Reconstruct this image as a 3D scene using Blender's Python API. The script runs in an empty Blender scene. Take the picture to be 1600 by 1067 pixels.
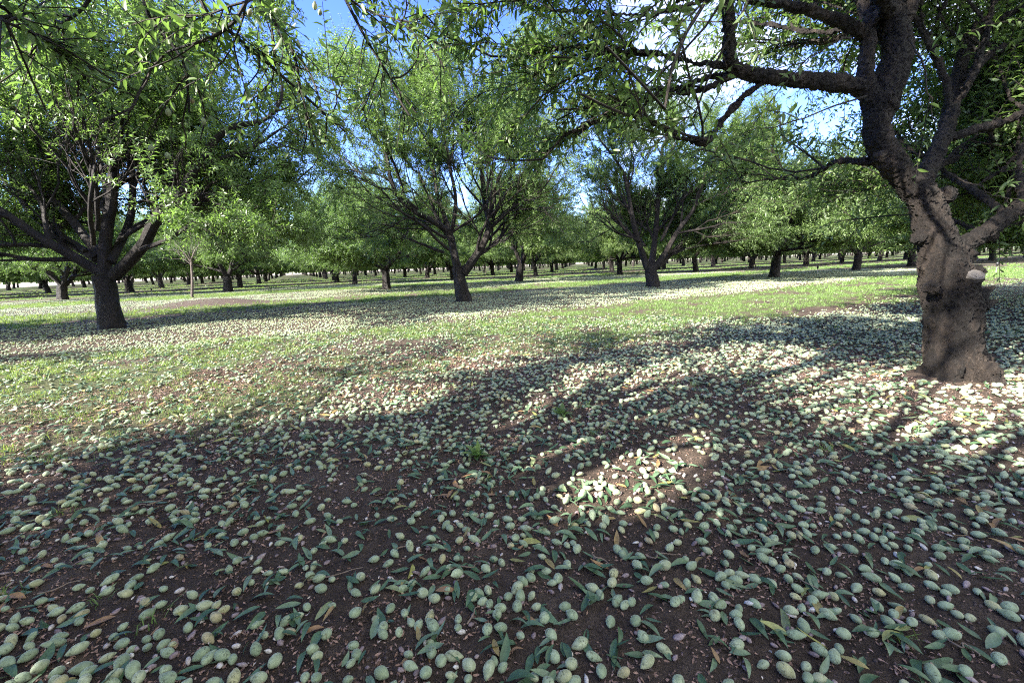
import bpy, math, random
import numpy as np
from mathutils import Matrix, Vector, Euler

# ------------------------------------------------------------------ camera, sky, sun, exposure
F_PX, PITCH, ROLL, CAM_H = 663.0, 0.178, -0.036, 1.0
SUN_ELEV, SUN_AZ = math.radians(35), math.radians(-118)      # azimuth the light comes from, clockwise from +Y
EXPOSURE, SUN_STR, SKY_STR = 2.95, 3.5, 0.145

sc = bpy.context.scene
cam_d = bpy.data.cameras.new('camera'); cam = bpy.data.objects.new('camera', cam_d)
sc.collection.objects.link(cam)
cam_d.sensor_width = 36; cam_d.lens = F_PX / 1600 * 36; cam_d.clip_start = 0.05; cam_d.clip_end = 3000
cam.matrix_world = (Matrix.Translation((0, 0, CAM_H)) @ Matrix.Rotation(math.pi / 2 - PITCH, 4, 'X') @ Matrix.Rotation(ROLL, 4, 'Z'))
sc.camera = cam

world = bpy.data.worlds.new('World'); sc.world = world; world.use_nodes = True
wn, wl = world.node_tree.nodes, world.node_tree.links
wn.clear()
w_out = wn.new('ShaderNodeOutputWorld'); w_bg = wn.new('ShaderNodeBackground'); w_bg.inputs[1].default_value = SKY_STR
sky = wn.new('ShaderNodeTexSky'); sky.sky_type = 'NISHITA'; sky.sun_disc = False
sky.sun_elevation = SUN_ELEV; sky.sun_rotation = SUN_AZ
sky.air_density = 1.0; sky.dust_density = 0.2; sky.ozone_density = 4.5
tc = wn.new('ShaderNodeTexCoord'); mp = wn.new('ShaderNodeMapping'); mp.inputs['Scale'].default_value = (1.0, 1.0, 2.6)
cn = wn.new('ShaderNodeTexNoise'); cn.inputs['Scale'].default_value = 2.2; cn.inputs['Detail'].default_value = 9; cn.inputs['Roughness'].default_value = 0.58
cn.inputs['Distortion'].default_value = 0.4
sep = wn.new('ShaderNodeSeparateXYZ')
cadd = wn.new('ShaderNodeMath'); cadd.operation = 'MULTIPLY_ADD'; cadd.inputs[1].default_value = 0.28
cr = wn.new('ShaderNodeValToRGB'); cr.color_ramp.elements[0].position = 0.54; cr.color_ramp.elements[1].position = 0.74
cmix = wn.new('ShaderNodeMix'); cmix.data_type = 'RGBA'
cmix.inputs['B'].default_value = (2.1, 2.15, 2.25, 1)
wl.new(tc.outputs['Generated'], mp.inputs[0]); wl.new(mp.outputs[0], cn.inputs['Vector'])
wl.new(tc.outputs['Generated'], sep.inputs[0]); cxy = wn.new('ShaderNodeMath'); cxy.operation = 'MULTIPLY_ADD'; cxy.inputs[1].default_value = -.55
wl.new(sep.outputs['Y'], cxy.inputs[0]); wl.new(sep.outputs['X'], cxy.inputs[2]); cofs = wn.new('ShaderNodeMath'); cofs.operation = 'ADD'; cofs.inputs[1].default_value = .38  # cloud cover also thickened unseen behind the camera, added for whiter fill light
wl.new(cxy.outputs[0], cofs.inputs[0]); wl.new(cofs.outputs[0], cadd.inputs[0]); wl.new(cn.outputs['Fac'], cadd.inputs[2])
wl.new(cadd.outputs[0], cr.inputs[0]); wl.new(cr.outputs['Color'], cmix.inputs['Factor'])
hs = wn.new('ShaderNodeHueSaturation'); hs.inputs['Hue'].default_value = .528; hs.inputs['Saturation'].default_value = 1.2; hs.inputs['Value'].default_value = .6
wl.new(sky.outputs[0], hs.inputs['Color']); wl.new(hs.outputs[0], cmix.inputs['A']); wl.new(cmix.outputs['Result'], w_bg.inputs[0]); wl.new(w_bg.outputs[0], w_out.inputs[0])

sun_d = bpy.data.lights.new('sun', 'SUN'); sun_d.energy = SUN_STR; sun_d.angle = math.radians(0.5); sun_d.color = (1.0, 0.93, 0.82)
sun = bpy.data.objects.new('sun', sun_d); sc.collection.objects.link(sun)
_d = Vector((math.sin(SUN_AZ) * math.cos(SUN_ELEV), math.cos(SUN_AZ) * math.cos(SUN_ELEV), math.sin(SUN_ELEV)))
sun.rotation_euler = _d.to_track_quat('Z', 'Y').to_euler()
sun.location = (-30, -10, 40)

sc.view_settings.view_transform = 'Standard'; sc.view_settings.look = 'None'
sc.view_settings.exposure = EXPOSURE; sc.view_settings.gamma = 1.0
sc.render.engine = 'CYCLES'; sc.cycles.filter_width = 1.1
cy = sc.cycles
cy.max_bounces = 6; cy.diffuse_bounces = 3; cy.glossy_bounces = 2; cy.transmission_bounces = 3; cy.transparent_max_bounces = 4
cy.use_denoising = False
cy.sample_clamp_indirect = 6.0
cy.caustics_reflective = False; cy.caustics_refractive = False

C = sc.collection
rng = np.random.default_rng(7)
UP = np.array([0, 0, 1.0])

# ------------------------------------------------------------------ view geometry helpers
_R = np.array((Matrix.Rotation(math.pi / 2 - PITCH, 3, 'X') @ Matrix.Rotation(ROLL, 3, 'Z')))
CAMP = np.array([0, 0, CAM_H])
def ray(px, py):
    return _R @ np.array([(px - 800) / F_PX, (533.5 - py) / F_PX, -1.0])
def at(px, py, depth):
    return CAMP + ray(px, py) * depth
def gpt(px, py):
    d = ray(px, py); return (CAMP + d * (-CAM_H / d[2]))[:2]
def project(P):
    q = (np.atleast_2d(P) - CAMP) @ _R
    z = -q[:, 2]; zz = np.where(z > 1e-3, z, 1e-3)
    return 800 + F_PX * q[:, 0] / zz, 533.5 - F_PX * q[:, 1] / zz, z

# ------------------------------------------------------------------ noise and the lie of the land
_perm = np.random.default_rng(3).random((256, 256))
def vnoise(x, y, s, o=0):
    x = np.asarray(x, float) / s + 37.7 * (o + 1); y = np.asarray(y, float) / s + 17.3 * (o + 1)
    xi = np.floor(x).astype(int); yi = np.floor(y).astype(int)
    fx = x - xi; fy = y - yi; fx = fx * fx * (3 - 2 * fx); fy = fy * fy * (3 - 2 * fy)
    g = lambda a, b: _perm[(xi + a) % 256, (yi + b) % 256]
    return (g(0, 0) * (1 - fx) + g(1, 0) * fx) * (1 - fy) + (g(0, 1) * (1 - fx) + g(1, 1) * fx) * fy
def fbm(x, y, s, o=0, n=3):
    t = 0; a = 1; w = 0
    for k in range(n):
        t = t + a * vnoise(x, y, s / 2 ** k, o + k); w += a; a *= .5
    return t / w

U = np.array([6.91, 3.88]); V = np.array([-4.73, 9.41]); O0 = np.array([-1.42, 12.46])
Un = U / np.linalg.norm(U); Nn = np.array([-Un[1], Un[0]]); PERIOD = float(V @ Nn)
RT = np.array([3.27, 3.10])
def row_s(x, y):                       # distance behind the nearest row line, 0 .. PERIOD
    return np.mod((x - RT[0]) * Nn[0] + (y - RT[1]) * Nn[1], PERIOD)
def lat_i(x, y):
    A = np.linalg.inv(np.array([[U[0], V[0]], [U[1], V[1]]]))
    return A[0, 0] * (x - O0[0]) + A[0, 1] * (y - O0[1])
MOUNDS = [(gpt(330, 476), 1.9, 1.1, .22), (gpt(935, 421.5), 2.5, 1.8, .2), (gpt(345, 443.5), 3.5, 2.2, .25)]
def mound(x, y):
    h = 0
    for (c, a, b, z) in MOUNDS:
        dx = (x - c[0]) / a; dy = (y - c[1]) / b
        h = h + z * np.exp(-(dx * dx + dy * dy) * 1.3)
    return h
def height(x, y):
    r = np.hypot(x, y)
    f = np.clip(1 - r / 60, 0, 1)
    return ((fbm(x, y, 1.8, 5) - .5) * .09 + (fbm(x, y, .22, 9) - .5) * .04) * f + mound(x, y) + .05 * np.exp(-((x - RT[0]) ** 2 + (y - RT[1]) ** 2) / .16)
def grassy(x, y):                      # 0 bare soil .. 1 grass strip between the rows
    s = row_s(x, y) + (fbm(x, y, 1.6, 20) - .5) * 2.2
    g = np.clip((s - 2.2) / .9, 0, 1) * np.clip((6.8 - s) / 1.0, 0, 1)
    track = np.exp(-((s - 5.2) / .35) ** 2) * .6 * (fbm(x, y, 2.5, 33) > .5)
    g = g * np.clip((fbm(x, y, .7, 25) - np.where(np.hypot(x, y) < 8, .27, .22)) / .22, 0, 1) - track
    g = g * (1 - np.clip(mound(x, y) / .08, 0, 1))
    return np.clip(g, 0, 1)
Z0 = float(height(np.array([0.]), np.array([0.]))[0])

# ------------------------------------------------------------------ mesh helpers
def build_mesh(name, verts, faces, mats, smooth=True, face_mat=None, attrs=None):
    """faces: list of int arrays (n,k)"""
    me = bpy.data.meshes.new(name)
    verts = np.ascontiguousarray(verts, dtype=np.float32)
    me.vertices.add(len(verts)); me.vertices.foreach_set('co', verts.ravel())
    loops = np.concatenate([np.asarray(f, np.int32).ravel() for f in faces])
    tot = np.concatenate([np.full(len(f), f.shape[1], np.int32) for f in faces])
    start = np.concatenate([[0], np.cumsum(tot)[:-1]]).astype(np.int32)
    me.loops.add(len(loops)); me.loops.foreach_set('vertex_index', loops)
    me.polygons.add(len(tot)); me.polygons.foreach_set('loop_start', start)
    me.polygons.foreach_set('use_smooth', np.full(len(tot), smooth))
    for m in mats: me.materials.append(m)
    if face_mat is not None: me.polygons.foreach_set('material_index', np.asarray(face_mat, np.int32))
    for k, a in (attrs or {}).items():
        at_ = me.attributes.new(k, 'FLOAT', 'POINT'); at_.data.foreach_set('value', np.asarray(a, np.float32))
    me.update(calc_edges=True)
    return me
def link(name, me, parent=None, loc=None):
    o = bpy.data.objects.new(name, me); C.objects.link(o)
    if parent: o.parent = parent
    if loc is not None: o.location = loc
    return o
def tag(o, label=None, cat=None, group=None, kind=None):
    if label: o['label'] = label
    if cat: o['category'] = cat
    if group: o['group'] = group
    if kind: o['kind'] = kind
    return o
def nrm(v):
    return v / (np.linalg.norm(v, axis=-1, keepdims=True) + 1e-9)

class MB:
    def __init__(s): s.V = []; s.F = {3: [], 4: []}; s.M = {3: [], 4: []}; s.A = []; s.n = 0
    def add(s, v, f, mat=0, rnd=0.5):
        v = np.asarray(v, float); f = np.asarray(f, int)
        s.V.append(v); s.F[f.shape[1]].append(f + s.n); s.M[f.shape[1]].append(np.full(len(f), mat))
        s.A.append(np.broadcast_to(rnd, (len(v),))); s.n += len(v)
    def tube(s, P, r, sides=8, mat=0, rough=0.0, cap=True, seed=0):
        P = np.asarray(P, float); r = np.asarray(r, float); n = len(P)
        T = np.gradient(P, axis=0); T = nrm(T)
        a = nrm(np.cross(T[0], [0.3, 1, 0.1])); fr = []
        for k in range(n):
            a = nrm(a - T[k] * np.dot(a, T[k])); fr.append((a, np.cross(T[k], a)))
        th = np.arange(sides) / sides * 2 * math.pi
        A = np.array([f[0] for f in fr])[:, None]; B = np.array([f[1] for f in fr])[:, None]
        rr = np.repeat(r[:, None], sides, 1)
        if rough:
            zz = np.arange(n)[:, None] * .9 + seed
            rr = rr * (1 + rough * (np.sin(3 * th[None] + zz) * .45 + np.sin(5 * th[None] - 1.7 * zz + seed) * .3 + (np.random.default_rng(abs(int(seed * 10)) + 1).random((n, sides)) - .5) * .8))
        v = P[:, None] + (A * np.cos(th)[None, :, None] + B * np.sin(th)[None, :, None]) * rr[..., None]
        v = v.reshape(-1, 3)
        i = np.arange(n - 1)[:, None] * sides; j = np.arange(sides)[None]; j2 = (j + 1) % sides
        q = np.stack([i + j, i + j2, i + sides + j2, i + sides + j], -1).reshape(-1, 4)
        s.add(v, q, mat)
        if cap:
            for (k, rev) in ((0, True), (n - 1, False)):
                c = s.n; ring = v[k * sides:(k + 1) * sides]
                s.add(np.vstack([ring, P[k:k + 1]]), np.array([[(j_ + 1) % sides, j_, sides] if rev else [j_, (j_ + 1) % sides, sides] for j_ in range(sides)]), mat)
    def mesh(s, name, mats, smooth=True, rnd=True):
        fs = []; ms = []
        for k in (3, 4):
            if s.F[k]: fs.append(np.concatenate(s.F[k])); ms.append(np.concatenate(s.M[k]))
        return build_mesh(name, np.concatenate(s.V), fs, mats, smooth, np.concatenate(ms), {'rnd': np.concatenate(s.A)} if rnd else None)

def spline(P, n):
    P = np.asarray(P, float)
    if len(P) < 3: 
        t = np.linspace(0, 1, n)[:, None]; return P[0] + (P[-1] - P[0]) * t
    Q = np.vstack([2 * P[0] - P[1], P, 2 * P[-1] - P[-2]]); m = len(P) - 1
    out = []
    for t in np.linspace(0, m - 1e-6, n):
        k = int(t); f = t - k; a, b, c, d = Q[k:k + 4]
        out.append(.5 * ((2 * b) + (-a + c) * f + (2 * a - 5 * b + 4 * c - d) * f * f + (-a + 3 * b - 3 * c + d) * f ** 3))
    return np.array(out)

# ------------------------------------------------------------------ materials
def mat_new(name):
    m = bpy.data.materials.new(name); m.use_nodes = True
    nt = m.node_tree; b = nt.nodes['Principled BSDF']
    return m, nt.nodes, nt.links, b
def noise_node(N, L, scale, detail=4, vec=None, rough=.5):
    n = N.new('ShaderNodeTexNoise'); n.inputs['Scale'].default_value = scale; n.inputs['Detail'].default_value = detail; n.inputs['Roughness'].default_value = rough
    if vec is not None: L.new(vec, n.inputs['Vector'])
    return n
def ramp(N, L, src, stops):
    r = N.new('ShaderNodeValToRGB'); e = r.color_ramp.elements
    while len(e) < len(stops): e.new(.5)
    for k, (p, c) in enumerate(stops): e[k].position = p; e[k].color = (*c, 1) if len(c) == 3 else c
    L.new(src, r.inputs[0]); return r
def mixc(N, L, fac, a, b, mode='MIX'):
    m = N.new('ShaderNodeMix'); m.data_type = 'RGBA'; m.blend_type = mode
    for s, v in (('Factor', fac), ('A', a), ('B', b)):
        if hasattr(v, 'links') or isinstance(v, bpy.types.NodeSocket): L.new(v, m.inputs[s])
        elif isinstance(v, (int, float)): m.inputs[s].default_value = v
        else: m.inputs[s].default_value = (*v, 1)
    return m.outputs['Result']
def mth(N, L, op, a, b=0, c=0):
    m = N.new('ShaderNodeMath'); m.operation = op
    for k, v in enumerate((a, b, c)):
        if isinstance(v, bpy.types.NodeSocket): L.new(v, m.inputs[k])
        else: m.inputs[k].default_value = v
    return m.outputs[0]
def bump(N, L, b, h, strength, dist, prev=None):
    n = N.new('ShaderNodeBump'); n.inputs['Strength'].default_value = strength; n.inputs['Distance'].default_value = dist
    L.new(h, n.inputs['Height'])
    if prev is not None: L.new(prev, n.inputs['Normal'])
    if b is not None: L.new(n.outputs[0], b.inputs['Normal'])
    return n.outputs[0]

def leaf_material(name, dark, light, trans, rough=.42, tmix=.38):
    m, N, L, b = mat_new(name)
    a = N.new('ShaderNodeAttribute'); a.attribute_name = 'rnd'
    oi = N.new('ShaderNodeObjectInfo')
    r = ramp(N, L, a.outputs['Fac'], [(0, dark), (.75, light), (1.0, tuple(min(1, c * 1.35) for c in light))])
    tint = mixc(N, L, mth(N, L, 'MULTIPLY', oi.outputs['Random'], .35), r.outputs[0], tuple(c * k for c, k in zip(light, (1.2, 1.0, .7))))
    geo = N.new('ShaderNodeNewGeometry')
    under = mixc(N, L, mth(N, L, 'MULTIPLY', geo.outputs['Backfacing'], .45), tint, (.16, .21, .13))
    L.new(under, b.inputs['Base Color']); b.inputs['Roughness'].default_value = rough
    b.inputs['Specular IOR Level'].default_value = .45
    t = N.new('ShaderNodeBsdfTranslucent')
    tcol = mixc(N, L, a.outputs['Fac'], tuple(c * .75 for c in trans), trans); L.new(tcol, t.inputs['Color'])
    mx = N.new('ShaderNodeMixShader'); mx.inputs[0].default_value = tmix
    out = N['Material Output']
    L.new(b.outputs[0], mx.inputs[1]); L.new(t.outputs[0], mx.inputs[2]); L.new(mx.outputs[0], out.inputs[0])
    return m
M_LEAF = leaf_material('almond_leaf', (.030, .078, .025), (.118, .188, .055), (.24, .42, .075))
M_GRASS = leaf_material('grass_blade', (.06, .14, .03), (.155, .27, .065), (.34, .46, .09), .55, .35)
def fallen_leaf_material():
    m, N, L, b = mat_new('fallen_leaf_green')
    a = N.new('ShaderNodeAttribute'); a.attribute_name = 'rnd'; oi = N.new('ShaderNodeObjectInfo'); t = N.new('ShaderNodeTexCoord')
    rn = mth(N, L, 'FRACT', mth(N, L, 'ADD', a.outputs['Fac'], oi.outputs['Random']))
    r = ramp(N, L, rn, [(0, (.035, .08, .038)), (.35, (.055, .11, .05)), (.62, (.09, .155, .085)), (.84, (.13, .19, .12)), (.90, (.24, .25, .07)), (.96, (.22, .13, .06))])
    n = noise_node(N, L, 60, 5, t.outputs['Object'], .6); v = ramp(N, L, n.outputs['Fac'], [(.3, (.62, .6, .55)), (.65, (1.2, 1.2, 1.1))])
    col = mixc(N, L, .85, r.outputs[0], v.outputs[0], 'MULTIPLY')
    geo = N.new('ShaderNodeNewGeometry'); col = mixc(N, L, mth(N, L, 'MULTIPLY', geo.outputs['Backfacing'], .6), col, (.17, .21, .15))
    L.new(col, b.inputs['Base Color']); b.inputs['Roughness'].default_value = .5; bump(N, L, b, n.outputs['Fac'], .5, .003)
    return m
M_FALLEN = fallen_leaf_material()

def bark_material(name, dark, mid, light, sc_=1.0):
    m, N, L, b = mat_new(name)
    t = N.new('ShaderNodeTexCoord'); mp_ = N.new('ShaderNodeMapping'); mp_.inputs['Scale'].default_value = (1, 1, .45)
    L.new(t.outputs['Object'], mp_.inputs[0])
    n1 = noise_node(N, L, 5.5 * sc_, 6, mp_.outputs[0], .65); n2 = noise_node(N, L, 38 * sc_, 8, mp_.outputs[0], .7)
    v = N.new('ShaderNodeTexVoronoi'); v.feature = 'DISTANCE_TO_EDGE'; v.inputs['Scale'].default_value = 34 * sc_
    wv = N.new('ShaderNodeVectorMath'); wv.operation = 'MULTIPLY_ADD'; wv.inputs[1].default_value = (.16, .16, .16)
    L.new(n2.outputs['Color'], wv.inputs[0]); L.new(mp_.outputs[0], wv.inputs[2]); L.new(wv.outputs[0], v.inputs['Vector'])
    base = ramp(N, L, n1.outputs['Fac'], [(.42, dark), (.56, mid), (.76, light)])
    c2 = ramp(N, L, n2.outputs['Fac'], [(.36, (.25, .23, .22)), (.60, (1.35, 1.3, 1.25))])
    col = mixc(N, L, .8, base.outputs[0], c2.outputs[0], 'MULTIPLY')
    crack = ramp(N, L, v.outputs['Distance'], [(0, (.35, .3, .28)), (.12, (1, 1, 1))])
    col = mixc(N, L, .55, col, crack.outputs[0], 'MULTIPLY')
    L.new(col, b.inputs['Base Color']); b.inputs['Roughness'].default_value = .62; b.inputs['Specular IOR Level'].default_value = .45
    n5 = noise_node(N, L, 110 * sc_, 6, t.outputs['Object'], .75)
    h0 = mth(N, L, 'MULTIPLY_ADD', v.outputs['Distance'], 1.6, n2.outputs['Fac'])
    h = mth(N, L, 'MULTIPLY_ADD', n5.outputs['Fac'], .5, h0)
    bump(N, L, b, h, 1.0, .035)
    return m
M_BARK = bark_material('almond_bark', (.018, .014, .012), (.055, .042, .034), (.21, .17, .135))
M_DARKBARK = bark_material('dark_almond_bark', (.016, .012, .011), (.036, .028, .025), (.10, .08, .07))
M_LIMB = bark_material('limb_bark', (.05, .04, .034), (.10, .082, .07), (.2, .17, .145), 1.3)
M_PALEBARK = bark_material('young_bark', (.14, .11, .09), (.24, .19, .16), (.34, .29, .25), 1.6)

def hull_material():
    m, N, L, b = mat_new('almond_hull_green')
    t = N.new('ShaderNodeTexCoord'); oi = N.new('ShaderNodeObjectInfo')
    a = N.new('ShaderNodeAttribute'); a.attribute_name = 'rnd'
    rn = mth(N, L, 'FRACT', mth(N, L, 'ADD', a.outputs['Fac'], oi.outputs['Random']))
    off = N.new('ShaderNodeVectorMath'); off.operation = 'ADD'
    cmb = N.new('ShaderNodeCombineXYZ'); L.new(mth(N, L, 'MULTIPLY', rn, 9.0), cmb.inputs[0])
    L.new(t.outputs['Object'], off.inputs[0]); L.new(cmb.outputs[0], off.inputs[1])
    base = ramp(N, L, rn, [(0, (.21, .275, .165)), (.3, (.27, .345, .21)), (.65, (.32, .39, .245)), (.85, (.365, .405, .245)), (.94, (.40, .39, .20)), (1, (.33, .28, .17))])
    n1 = noise_node(N, L, 70, 5, off.outputs[0], .6)
    mot = ramp(N, L, n1.outputs['Fac'], [(.3, (.6, .62, .56)), (.68, (1.15, 1.12, 1.14))])
    col = mixc(N, L, .85, base.outputs[0], mot.outputs[0], 'MULTIPLY')
    n2 = noise_node(N, L, 170, 3, off.outputs[0], .6)
    sp = ramp(N, L, n2.outputs['Fac'], [(.55, (0, 0, 0)), (.64, (1, 1, 1))])
    n3 = noise_node(N, L, 34, 2, off.outputs[0])
    sm = ramp(N, L, n3.outputs['Fac'], [(.47, (0, 0, 0)), (.56, (1, 1, 1))])
    col = mixc(N, L, mth(N, L, 'MULTIPLY', mth(N, L, 'MULTIPLY', sp.outputs[0], sm.outputs[0]), .75), col, (.05, .055, .03))
    n4 = noise_node(N, L, 55, 4, off.outputs[0], .65); blt = ramp(N, L, n4.outputs['Fac'], [(.62, (0, 0, 0)), (.68, (1, 1, 1))])
    col = mixc(N, L, mth(N, L, 'MULTIPLY', blt.outputs[0], .6), col, (.12, .11, .06))
    L.new(col, b.inputs['Base Color']); b.inputs['Roughness'].default_value = .72; b.inputs['Specular IOR Level'].default_value = .3
    b.inputs['Sheen Weight'].default_value = .35; b.inputs['Sheen Roughness'].default_value = .4
    bump(N, L, b, n1.outputs['Fac'], .3, .002)
    return m
M_HULL = hull_material()
def dried_material():
    m, N, L, b = mat_new('dried_hull')
    t = N.new('ShaderNodeTexCoord'); oi = N.new('ShaderNodeObjectInfo'); a = N.new('ShaderNodeAttribute'); a.attribute_name = 'rnd'
    rn = mth(N, L, 'FRACT', mth(N, L, 'ADD', a.outputs['Fac'], oi.outputs['Random']))
    base = ramp(N, L, rn, [(0, (.17, .13, .13)), (.4, (.26, .20, .20)), (.75, (.36, .30, .28)), (.88, (.6, .56, .5)), (1, (.68, .66, .58))])
    n1 = noise_node(N, L, 160, 4, t.outputs['Object'], .7)
    mot = ramp(N, L, n1.outputs['Fac'], [(.35, (.5, .47, .45)), (.6, (1.1, 1.1, 1.1))])
    L.new(mixc(N, L, .9, base.outputs[0], mot.outputs[0], 'MULTIPLY'), b.inputs['Base Color']); b.inputs['Roughness'].default_value = .8
    bump(N, L, b, n1.outputs['Fac'], .6, .003)
    return m
M_DRIED = dried_material()
def debris_material():
    m, N, L, b = mat_new('dry_debris')
    a = N.new('ShaderNodeAttribute'); a.attribute_name = 'rnd'
    r = ramp(N, L, a.outputs['Fac'], [(0, (.08, .05, .038)), (.4, (.22, .135, .10)), (.75, (.36, .235, .18)), (.93, (.48, .36, .29)), (1, (.6, .54, .46))])
    L.new(r.outputs[0], b.inputs['Base Color']); b.inputs['Roughness'].default_value = .85
    return m
M_DEBRIS = debris_material()

def ground_material():
    m, N, L, b = mat_new('orchard_soil')
    t = N.new('ShaderNodeTexCoord'); P = t.outputs['Object']
    g = N.new('ShaderNodeAttribute'); g.attribute_name = 'grass'
    fa = N.new('ShaderNodeAttribute'); fa.attribute_name = 'field'
    ds = N.new('ShaderNodeAttribute'); ds.attribute_name = 'dist'
    mo = N.new('ShaderNodeAttribute'); mo.attribute_name = 'mound'
    n1 = noise_node(N, L, 1.3, 5, P, .6); n2 = noise_node(N, L, 24, 8, P, .7); n3 = noise_node(N, L, 140, 5, P, .65)
    soil = ramp(N, L, n1.outputs['Fac'], [(.3, (.062, .048, .038)), (.55, (.092, .071, .056)), (.75, (.135, .107, .085))])
    grain = ramp(N, L, n2.outputs['Fac'], [(.3, (.55, .53, .52)), (.55, (1, 1, 1)), (.8, (1.6, 1.5, 1.4))])
    col = mixc(N, L, .9, soil.outputs[0], grain.outputs[0], 'MULTIPLY')
    fine = ramp(N, L, n3.outputs['Fac'], [(.35, (.6, .6, .6)), (.7, (1.5, 1.45, 1.4))])
    col = mixc(N, L, .8, col, fine.outputs[0], 'MULTIPLY')
    # bits of dry litter lying in the soil
    v = N.new('ShaderNodeTexVoronoi'); v.inputs['Scale'].default_value = 120; L.new(P, v.inputs['Vector'])
    lit = ramp(N, L, v.outputs['Distance'], [(.10, (1, 1, 1)), (.2, (0, 0, 0))])
    sepc = N.new('ShaderNodeSeparateColor'); L.new(v.outputs['Color'], sepc.inputs[0])
    pick = ramp(N, L, sepc.outputs[0], [(.72, (0, 0, 0)), (.76, (1, 1, 1))])
    col = mixc(N, L, mth(N, L, 'MULTIPLY', lit.outputs[0], pick.outputs[0]), col, (.25, .18, .13))
    # mound soil: reddish
    col = mixc(N, L, mth(N, L, 'MULTIPLY', mo.outputs['Fac'], .8), col, mixc(N, L, n2.outputs['Fac'], (.035, .026, .021), (.11, .08, .063)))
    # grass cover growing in the strips, as seen from afar
    ng = noise_node(N, L, 5, 6, P, .75); nf = noise_node(N, L, 30, 5, P, .7)
    gm = mth(N, L, 'MULTIPLY_ADD', ng.outputs['Fac'], .9, -.45)
    gf = mth(N, L, 'MULTIPLY', g.outputs['Fac'], mth(N, L, 'ADD', gm, .75)); 
    gfac = ramp(N, L, gf, [(.25, (0, 0, 0)), (.7, (1, 1, 1))])
    gfar = mth(N, L, 'MULTIPLY', gfac.outputs[0], mth(N, L, 'MULTIPLY_ADD', ds.outputs['Fac'], .62, .28))
    gcol = ramp(N, L, nf.outputs['Fac'], [(.3, (.04, .09, .022)), (.55, (.10, .18, .045)), (.75, (.18, .26, .075))])
    col = mixc(N, L, gfar, col, gcol.outputs[0])
    # far nuts merging into a pale speckle
    v2 = N.new('ShaderNodeTexVoronoi'); v2.inputs['Scale'].default_value = 13; L.new(P, v2.inputs['Vector'])
    nut = ramp(N, L, v2.outputs['Distance'], [(.28, (1, 1, 1)), (.42, (0, 0, 0))])
    nn = noise_node(N, L, .8, 4, P)
    nd = ramp(N, L, nn.outputs['Fac'], [(.30, (0, 0, 0)), (.55, (1, 1, 1))])
    inv = mth(N, L, 'MULTIPLY_ADD', g.outputs['Fac'], -.85, 1.0)
    nfac = mth(N, L, 'MULTIPLY', mth(N, L, 'MULTIPLY', nut.outputs[0], nd.outputs[0]), mth(N, L, 'MULTIPLY', inv, ds.outputs['Fac']))
    col = mixc(N, L, nfac, col, (.19, .24, .16))
    # the open field past the orchard edge
    nq = noise_node(N, L, .2, 4, P)
    fcol = ramp(N, L, nq.outputs['Fac'], [(.3, (.30, .25, .22)), (.7, (.42, .36, .32))])
    col = mixc(N, L, fa.outputs['Fac'], col, fcol.outputs[0])
    L.new(col, b.inputs['Base Color']); b.inputs['Roughness'].default_value = .95; b.inputs['Specular IOR Level'].default_value = .15
    nb = bump(N, L, None, n2.outputs['Fac'], 1.0, .04)
    bump(N, L, b, n3.outputs['Fac'], .7, .006, nb)
    return m
M_GROUND = ground_material()
def plain(name, col, rough=.6):
    m, N, L, b = mat_new(name)
    t = N.new('ShaderNodeTexCoord'); n = noise_node(N, L, 30, 4, t.outputs['Object'])
    r = ramp(N, L, n.outputs['Fac'], [(.3, tuple(c * .7 for c in col)), (.7, tuple(min(1, c * 1.15) for c in col))])
    L.new(r.outputs[0], b.inputs['Base Color']); b.inputs['Roughness'].default_value = rough
    return m
M_BLACKP = plain('black_plastic', (.02, .02, .022), .45)
M_WHITEP = plain('white_plastic', (.6, .6, .58), .5)
M_CUT = plain('pruned_wood', (.15, .135, .12), .9)
M_TWIG = plain('dry_twig', (.2, .15, .11), .85)

# ------------------------------------------------------------------ ground
def make_ground():
    na = 900; r = np.concatenate([np.geomspace(.35, 420, 430), [900, 1800]]); nr = len(r)
    th = np.arange(na) / na * 2 * math.pi
    X = (r[:, None] * np.cos(th)).ravel(); Y = (r[:, None] * np.sin(th)).ravel()
    X = np.concatenate([X, [0]]); Y = np.concatenate([Y, [0]])
    Z = height(X, Y)
    i = np.arange(nr - 1)[:, None] * na; j = np.arange(na)[None]; j2 = (j + 1) % na
    q = np.stack([i + j, i + na + j, i + na + j2, i + j2], -1).reshape(-1, 4)
    c = len(X) - 1; t = np.stack([np.full(na, c), np.arange(na), (np.arange(na) + 1) % na], 1)
    R = np.hypot(X, Y)
    li = lat_i(X, Y); lj = ((X - O0[0]) * Nn[0] + (Y - O0[1]) * Nn[1]) / PERIOD
    field = np.clip((-7.6 - li) * 1.5, 0, 1) + np.clip((lj - 26) * 1.0, 0, 1)
    me = build_mesh('ground', np.stack([X, Y, Z], 1), [t, q], [M_GROUND], True, None,
                    {'grass': grassy(X, Y), 'field': np.clip(field, 0, 1), 'dist': np.clip((R - 14) / 16, 0, 1), 'mound': np.clip(mound(X, Y) / .12, 0, 1)})
    tag(link('ground', me), 'dark orchard soil with strips of grass between the rows', None, None, 'structure')
make_ground()

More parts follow.
